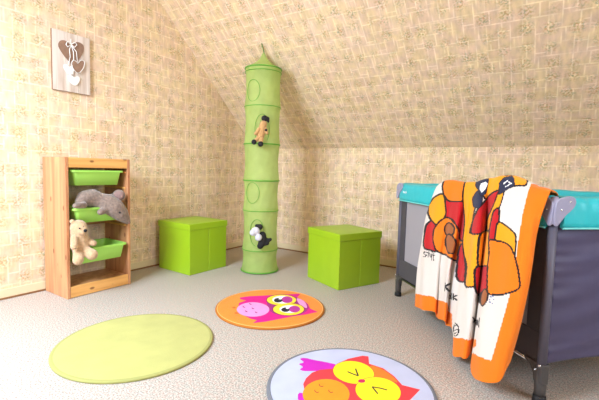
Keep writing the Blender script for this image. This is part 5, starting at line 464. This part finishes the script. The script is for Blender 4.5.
# ------------------------------------------------------------ lime storage cubes
LB = mat('lime_leatherette', '9ABC1E', .36, .12, 30, .03, 4, spec=.5)
def cube(c, yaw, s, label):
    t = thing('storage_box', label, 'storage box', (c[0], c[1], 0), yaw, 'lime green storage cubes')
    bm = bmesh.new(); h = .37; n = 10; a = s / 2
    # walls with a folding groove down the middle of two opposite sides
    bmesh.ops.create_grid(bm, x_segments=1, y_segments=1, size=a)
    bm.free(); bm = bmesh.new()
    prof = []
    def add(p): prof.append(p)
    g = .0035
    add((-a, -a)); add((-a * .5, -a - .0015)); add((0, -a)); add((a * .5, -a - .0015)); add((a, -a))
    add((a + .001, -a * .4)); add((a, -g)); add((a - g, 0)); add((a, g)); add((a + .001, a * .4)); add((a, a))
    add((0, a)); add((-a, a)); add((-a, g)); add((-a + g, 0)); add((-a, -g))
    lv = [(1, .001), (1, .02), (.999, .18), (1, h)]
    rings = [[bm.verts.new((x * k, y * k, z)) for x, y in prof] for k, z in lv]
    for A_, B_ in zip(rings, rings[1:]):
        for k in range(len(prof)):
            bm.faces.new((A_[k], A_[(k + 1) % len(prof)], B_[(k + 1) % len(prof)], B_[k]))
    bm.faces.new(rings[0][::-1]); bm.faces.new(rings[-1])
    link('body', bm, LB, t, bevel=.003)
    bm = bmesh.new(); b = a + .006
    N_ = 12; grid = [[bm.verts.new((-b + 2 * b * i / N_, -b + 2 * b * j / N_,  .412 + .006 * (1 - (2 * i / N_ - 1) ** 4) * (1 - (2 * j / N_ - 1) ** 4))) for j in range(N_ + 1)] for i in range(N_ + 1)]
    for i in range(N_):
        for j in range(N_):
            f = bm.faces.new((grid[i][j], grid[i + 1][j], grid[i + 1][j + 1], grid[i][j + 1])); f.smooth = True
    edge = [grid[i][0] for i in range(N_ + 1)] + [grid[N_][j] for j in range(1, N_ + 1)] + [grid[i][N_] for i in range(N_ - 1, -1, -1)] + [grid[0][j] for j in range(N_ - 1, 0, -1)]
    low = [bm.verts.new((v.co.x, v.co.y, .362)) for v in edge]; low2 = [bm.verts.new((v.co.x * .97, v.co.y * .97, .362)) for v in edge]
    top2 = [bm.verts.new((v.co.x * .97, v.co.y * .97, .372)) for v in edge]
    for A_, B_ in ((edge, low), (low, low2), (low2, top2)):
        for k in range(len(edge)):
            m = (k + 1) % len(edge); bm.faces.new((A_[k], B_[k], B_[m], A_[m]))
    bm.faces.new(top2)
    link('lid', bm, LB, t, bevel=.004, segs=3)
cube((.288, -1.132), -.023, .398, 'lime green storage cube standing between the pine shelf and the net tower')
cube((1.503, -.663), -.419, .404, 'lime green storage cube standing between the net tower and the travel cot')

# ------------------------------------------------------------ hanging net tower
NETM = mat('green_net', 'C8DE80', .7, .2, 300, .12, 14, trans=.3)
HOOP = mat('green_hoop', '5CA030', .5)
TX, TY, TR = .797, -.842, .147
t = thing('hanging_toy_tower', 'tall green net toy tower hanging from the sloping ceiling in the corner', 'hanging storage', (TX, TY, 0))
HZ = [.010, .19, .52, .770, 1.07, 1.375, 1.685]
prof = []
for a_, b_ in zip(HZ, HZ[1:]):
    for k in range(12):
        f = k / 12; prof.append((TR + (.010 if a_ < .05 else .003) * (1 - f) - .010 * math.sin(PI * f), a_ + (b_ - a_) * f))
prof.append((TR + .001, HZ[-1]))
wav = lambda a, z: .012 * math.sin(7 * a + z * 9) * math.sin(z * 23) * .5 + .006 * math.sin(13 * a - z * 31)
bm = bmesh.new(); lathe(bm, prof, 72, wav=wav); link('net_wall', bm, NETM, t)
for i, z in enumerate(HZ):
    r_ = TR + (.010 if i == 0 else .003)
    bm = bmesh.new(); tube(bm, [(r_ * math.cos(2 * PI * k / 64), r_ * math.sin(2 * PI * k / 64), z) for k in range(64)], (.0055 if i in (3, 4, 6) else .0035) if i else .006, 8, closed=True)
    if i == len(HZ) - 1:
        tube(bm, [(r_ * math.cos(2 * PI * k / 64), r_ * math.sin(2 * PI * k / 64), z - .03) for k in range(64)], .003, 8, closed=True)
    link('hoop', bm, HOOP, t, smooth=True)
    bm = bmesh.new(); lathe(bm, [(.0005, z - .008), (TR * .5, z - .006), (TR - .004, z)], 48); link('compartment_floor', bm, NETM, t)
bm = bmesh.new(); lathe(bm, [(TR + .002, 1.687), (TR * .84, 1.703), (TR * .58, 1.724), (TR * .36, 1.748), (TR * .21, 1.775), (TR * .13, 1.80), (.006, 1.823)], 48, wav=lambda a, z: .02 * math.sin(9 * a)); link('cone_top', bm, NETM, t)
# cord up to a hook in the slope
CY = -.03; zc = KZ - TAN * (TY + CY)
bm = bmesh.new(); tube(bm, [(0, 0, 1.80), (0, 0, 1.83), (0, CY, zc - .003)], [.0065, .0045, .003], 8); link('hanging_cord', bm, mat('dark_green_cord', '3F7A2A', .6), t)
def opening(cx, cy, cz, rw_, rh):
    a0 = math.atan2(cy - TY, cx - TX); P = []
    for k in range(40):
        a = 2 * PI * k / 40; th = a0 + rw_ * math.cos(a) / TR; rr = TR - .001
        P.append((rr * math.cos(th), rr * math.sin(th), cz + rh * math.sin(a)))
    bm = bmesh.new(); tube(bm, P, .0022, 6, closed=True); link('opening_ring', bm, HOOP, t, smooth=True)
for q in RINGS: opening(q[0], q[1], q[2], .062, .085)
opening(TOY1['tan'][1][0], TOY1['tan'][1][1], TOY1['tan'][1][2], .06, .12)
opening(TOY2['white'][0][0], TOY2['white'][0][1], TOY2['white'][0][2] - .02, .06, .11)
Q = TOY1
t = thing('plush_dog', 'small tan plush toy with black feet hanging out of the upper tower opening', 'soft toy', Q['tan'][2][:3])
plush('body', [Q['tan']] + Q['arms'] + Q['legs'], tanp, t, .003)
plush('cap', [Q['cap']], black, t, .003); plush('foot', [[Q['feet'][0]]], black, t, .003); plush('foot', [[Q['feet'][1]]], black, t, .003); plush('paw', [Q['hat']], black, t, .003)
Q = TOY2
t = thing('plush_cow', 'small black and white plush toy hanging out of the lower tower opening', 'soft toy', Q['black'][3][:3])
plush('head', [[w] for w in Q['white']], whitep, t, .003)
plush('body', [Q['black'][2:4] + Q['black'][4:]] + Q['arms'] + Q['leg'], black, t, .003)
plush('ear', [Q['black'][:2]], black, t, .003)

# ------------------------------------------------------------ travel cot
Av, dv, nv = Vector(COT['A']), Vector(COT['d']), Vector(COT['n'])
CL, CW, CH = 1.288, .66, .79
cot = thing('travel_cot', 'grey folding travel cot with turquoise rim standing at the right', 'cot', (Av.x, Av.y, 0), math.atan2(dv.y, dv.x))
DG = mat('dark_grey_fabric', '474262', .55, .25, 18, .04, 5, sheen=.1); DG2 = mat('charcoal_fabric', '4B474C', .7, .2, 30)
TQ = mat('turquoise_fabric', '2EBEC6', .32, .3, 22, .04, 6); NET = mat('grey_net', 'C4BFC4', .8, trans=.15)
PG = mat('grey_plastic', '9A98B0', .3); DM = mat('dark_metal', '4A4644', .35); CHR = mat('chrome', 'D8D8D8', .2, metal=1)
def cbox(name, m, c, s, par=cot, bev=.004):
    bm = bmesh.new(); box(bm, c, s); return link(name, bm, m, par, bevel=bev, segs=3)
def band(name, horizontal, pos, a0, a1):
    """padded rim: rounded cross-section hanging from the top tube, slightly wrinkled"""
    bm = bmesh.new(); n = 60
    sec = [(.012, .678), (.016, .70), (.014, .74), (.014, .768), (.004, .788), (-.016, .797), (-.036, .788), (-.044, .765), (-.042, .72), (-.042, .678), (-.034, .676), (-.034, .72), (-.015, .74), (.002, .72), (.004, .68)]
    rings = []
    for i in range(n + 1):
        u = a0 + (a1 - a0) * i / n; ring = []
        for k, (o_, z) in enumerate(sec):
            w = .0022 * math.sin(u * 47 + z * 60) * math.sin(u * 13 + 1) + .0015 * math.sin(u * 120 + z * 40)
            oo = o_ + w; zz = z + .0015 * math.sin(u * 31)
            p_ = (u, pos - oo if pos < CW / 2 else pos + oo, zz) if horizontal else (pos - oo if pos < CL / 2 else pos + oo, u, zz)
            ring.append(bm.verts.new(p_))
        rings.append(ring)
    for A_, B_ in zip(rings, rings[1:]):
        for k in range(len(sec)):
            f = bm.faces.new((A_[k], A_[(k + 1) % len(sec)], B_[(k + 1) % len(sec)], B_[k])); f.smooth = True
    bm.faces.new(rings[0][::-1]); bm.faces.new(rings[-1])
    o = link(name, bm, TQ, cot)
    bm = bmesh.new(); P = []
    for i in range(n + 1):
        u = a0 + (a1 - a0) * i / n; P.append((u, pos - .014 if pos < CW / 2 else pos + .014, .679) if horizontal else (pos - .014 if pos < CL / 2 else pos + .014, u, .679))
    tube(bm, P, .0038, 8); link('piping', bm, mat('pale_turquoise_piping', '7ED8D4', .5), o)
    return o
band('rim_padding', True, 0, .02, CL - .02); band('rim_padding', True, CW, .02, CL - .02)
band('rim_padding', False, 0, .03, CW - .03); band('rim_padding', False, CL, .03, CW - .03)
ZB = .15
for w in (0, CW):   # long sides with a net window
    q = 1 if w == 0 else -1
    y = w + q * .012
    bm = bmesh.new()
    x0, x1, z0, z1 = .095, CL - .095, .27, .70
    for c, s in (((CL / 2, y, (ZB + z0) / 2), (CL - .03, .014, z0 - ZB)), ((.055, y, (z0 + z1) / 2), (.08, .014, z1 - z0)), ((CL - .055, y, (z0 + z1) / 2), (.08, .014, z1 - z0))):
        box(bm, c, s)
    link('side_panel', bm, DG2, cot, bevel=.003)
    bm = bmesh.new(); box(bm, ((x0 + x1) / 2, y, (z0 + z1) / 2), (x1 - x0 - .002, .002, z1 - z0 - .002)); link('net_window', bm, NET, cot)
for x in (0, CL):   # closed ends, cloth bellied a little
    bm = bmesh.new(); n = 60; g = []
    sg = 1 if x > 0 else -1
    for i in range(n + 1):
        row = []
        for j in range(n + 1):
            u, v = i / n, j / n; y = .03 + (CW - .06) * u; z = ZB + (.70 - ZB) * v
            off = .006 * math.sin(PI * u) * math.sin(PI * v) + .0035 * math.sin(v * 17 + u * 5) * math.sin(PI * u) * .6 + .003 * math.sin(v * 31 - u * 9) * (1 - u) + .0035 * math.sin(v * 62 + 3 * math.sin(v * 9)) * math.exp(-u * 9)
            row.append(bm.verts.new((x - sg * .012 + sg * off, y, z + .03 * (math.sin(PI * u)) * (1 - v) * .6)))
        g.append(row)
    for i in range(n):
        for j in range(n):
            f = bm.faces.new((g[i][j], g[i + 1][j], g[i + 1][j + 1], g[i][j + 1])); f.smooth = True
    o = link('end_panel', bm, DG, cot); sd = o.modifiers.new('solid', 'SOLIDIFY'); sd.thickness = .008
for x in (0, CL):
    for y in (0, CW):
        sx = 1 if x > 0 else -1; sy = 1 if y > 0 else -1
        bm = bmesh.new(); tube(bm, [(x - sx * .012, y - sy * .012, .14), (x - sx * .012, y - sy * .012, .74)], .0165, 14); link('corner_post', bm, mat('post_sleeve', '5C5866', .5), cot, smooth=False)
        # leg: curved dark tube with collar, rivet and rubber foot
        bm = bmesh.new(); X0, Y0 = x - sx * .015, y - sy * .015
        tube(bm, [(X0 - sx * .012, Y0 - sy * .004, .165), (X0 - sx * .008, Y0, .12), (X0, Y0, .07), (X0, Y0, .02)], [.017, .021, .021, .0195], 14)
        lg = link('leg', bm, DM, cot)
        bm = bmesh.new(); tube(bm, [(X0, Y0, .0), (X0, Y0, .028)], [.0235, .022], 16); link('foot', bm, mat('black_rubber', '1C1B1C', .7), lg)
        bm = bmesh.new(); prism(bm, [(-.022, .155), (.075, .155), (.070, .140), (.040, .128), (.024, .105), (.020, .075), (-.020, .075)], .034, Matrix(((-sx, 0, 0, X0), (0, 0, 1, Y0 - .017), (0, 1, 0, 0), (0, 0, 0, 1)))); link('leg_bracket', bm, DM, lg, bevel=.005)
        for c_, r_ in (((X0 + sx * .008, Y0 + sy * .017, .148), .0065), ((X0 - sx * .006, Y0 + sy * .021, .128), .005)):
            bm = bmesh.new(); ball(bm, c_, r_); link('rivet', bm, CHR, lg)
        # heart-shaped plastic corner cap
        bm = bmesh.new()
        lobe = smooth_poly([(-.014, .70), (-.002, .684), (.014, .70), (.034, .728), (.058, .745), (.076, .768), (.072, .792), (.050, .800), (.020, .794), (-.006, .786), (-.014, .76)], 2)
        # along x face
        Mx = Matrix(((-sx, 0, 0, x), (0, 0, sy, y + sy * .010), (0, 1, 0, 0), (0, 0, 0, 1)))
        prism(bm, lobe, .010, Mx)
        My = Matrix(((0, 0, sx, x + sx * .010), (-sy, 0, 0, y), (0, 1, 0, 0), (0, 0, 0, 1)))
        prism(bm, lobe, .010, My)
        tube(bm, [(x, y, .692), (x, y, .70), (x, y, .782), (x, y, .796)], [.010, .0195, .0195, .010], 16)
        cp = link('corner_cap', bm, PG, cot, bevel=.003)
        for (u, z) in ((.046, .778), (.012, .748)):
            for c_ in ((x + sx * .0205, y - sy * u, z), (x - sx * u, y + sy * .0205, z)):
                bm = bmesh.new(); ball(bm, c_, .0045); link('rivet', bm, CHR, cp)
for w in (.012, CW - .012):
    bm = bmesh.new(); tube(bm, [(.02, w, .138), (CL - .02, w, .138)], .009, 10); link('bottom_rail', bm, CHR, cot)
cbox('floor_board', DG2, (CL / 2, CW / 2, .163), (CL - .06, CW - .06, .02))
mt = cbox('mattress', mat('mattress_cloth', '6A6570', .8, .3, 60), (CL / 2, CW / 2, .195), (CL - .09, CW - .09, .04), bev=.012)
# small white brand patch on the turquoise rim
cu = bpy.data.curves.new('brand_lettering', 'FONT'); cu.body = 'hauck'; cu.size = .024; cu.extrude = .0004; cu.align_x = 'LEFT'
br = bpy.data.objects.new('brand_lettering', cu); COL.objects.link(br); cu.materials.append(mat('white_print', 'FFFFFF', .6))
dg = bpy.context.evaluated_depsgraph_get(); dg.update(); me = bpy.data.meshes.new_from_object(br.evaluated_get(dg)); bpy.data.objects.remove(br)
o = bpy.data.objects.new('brand_lettering', me); COL.objects.link(o); o.parent = cot
o.matrix_local = Matrix.Translation((.085, -.0185, .732)) @ Matrix.Rotation(PI / 2, 4, 'X')

# ------------------------------------------------------------ fleece blanket over the cot rail
def cr(P, tt):
    k = int(min(max(math.floor(tt), 0), len(P) - 2)); f = tt - k; g = lambda i: P[min(max(i, 0), len(P) - 1)]
    return [.5 * (2 * b + (-a + c) * f + (2 * a - 5 * b + 4 * c - e) * f * f + (-a + 3 * b - 3 * c + e) * f ** 3) for a, b, c, e in zip(g(k - 1), g(k), g(k + 1), g(k + 2))]
def vpar(j): t_ = j / NV; return 3 * t_ / .2 if t_ < .2 else 3 + 4 * (t_ - .2) / .8
BCOL = [(228, 219, 210), (238, 122, 6), (246, 160, 14), (192, 10, 24), (30, 20, 24), (160, 92, 44), (35, 42, 72), (250, 250, 250), (58, 90, 154)]
cells = []   # runs of (length, colour number)
for k in range(0, len(CELLS), 2): cells += [CELLS[k + 1]] * CELLS[k]
bm = bmesh.new(); V = []
for j in range(NV + 1):
    line = [cr(CTL[c], vpar(j)) for c in range(len(CTL))]
    row = []
    for i in range(NU + 1):
        s_, o_, z_ = cr(line, i / NU * (len(CTL) - 1))
        hang = min(1, max(0, (.78 - z_) / .25)); o_ += hang * (.0035 * math.sin(s_ * 48 + z_ * 7) + .002 * math.sin(s_ * 31 - z_ * 11))
        z_ = max(z_, .012)
        row.append(bm.verts.new((s_, -o_, z_)))
    V.append(row)
for j in range(NV):
    for i in range(NU):
        f = bm.faces.new((V[j][i], V[j][i + 1], V[j + 1][i + 1], V[j + 1][i])); f.smooth = True; f.material_index = cells[j * NU + i]
ms = [mat('fleece_%d' % k, lin([v / 255 for v in c])[:3], .95, .35, 300, sheen=.1) for k, c in enumerate(BCOL)]
bl = link('blanket', bm, ms)
bl.location = cot.location; bl.rotation_euler = cot.rotation_euler
tag(bl, 'orange bordered fleece blanket in cream, red and gold draped over the cot side', 'blanket')
sd = bl.modifiers.new('solid', 'SOLIDIFY'); sd.thickness = .005; sd.offset = 0

# ------------------------------------------------------------ light
def area(name, M, w, h, power, col):
    l = bpy.data.lights.new(name, 'AREA'); l.shape = 'RECTANGLE'; l.size = w; l.size_y = h; l.energy = power; l.color = col
    o = bpy.data.objects.new(name, l); COL.objects.link(o); o.matrix_world = M; return o
def look(pos, target):
    d_ = Vector(target) - Vector(pos); return Matrix.Translation(pos) @ d_.to_track_quat('-Z', 'Y').to_matrix().to_4x4()
area('daylight_window_1', look((XR + .2, (WY0 + WY1) / 2, (WZ0 + WZ1) / 2), (0, (WY0 + WY1) / 2, (WZ0 + WZ1) / 2)), 1.5, 1.25, 112, (.78, .87, 1))
cx, cy = (RX0 + RX1) / 2, (RY0 + RY1) / 2; c_ = Vector(slp(cx, cy, 1)); nn = Vector((0, TAN / SL, -1 / SL))
area('added_roof_window_light', look(c_ - nn * .25, c_ + nn), 1.1, 1.0, 350, (.66, .81, 1))  # lamp behind the added roof window, lifts left wall and near faces
w = bpy.data.worlds.new('sky'); S.world = w; w.use_nodes = True
bg = w.node_tree.nodes['Background']; bg.inputs[0].default_value = (.75, .87, 1, 1); bg.inputs[1].default_value = 1.0

# ------------------------------------------------------------ camera
cam = bpy.data.cameras.new('camera'); co = bpy.data.objects.new('camera', cam); COL.objects.link(co)
r_, u_, b_ = CAM['r'], CAM['u'], CAM['b']; l_ = CAM['loc']
co.matrix_world = Matrix(((r_[0], u_[0], b_[0], l_[0]), (r_[1], u_[1], b_[1], l_[1]), (r_[2], u_[2], b_[2], l_[2]), (0, 0, 0, 1)))
cam.sensor_width = 36; cam.lens = CAM['f'] / 599 * 36; cam.clip_start = .05
S.camera = co
S.view_settings.view_transform = 'Standard'; S.view_settings.look = 'None'; S.view_settings.gamma = 1; S.view_settings.use_curve_mapping = False
S.view_settings.exposure = -0.8
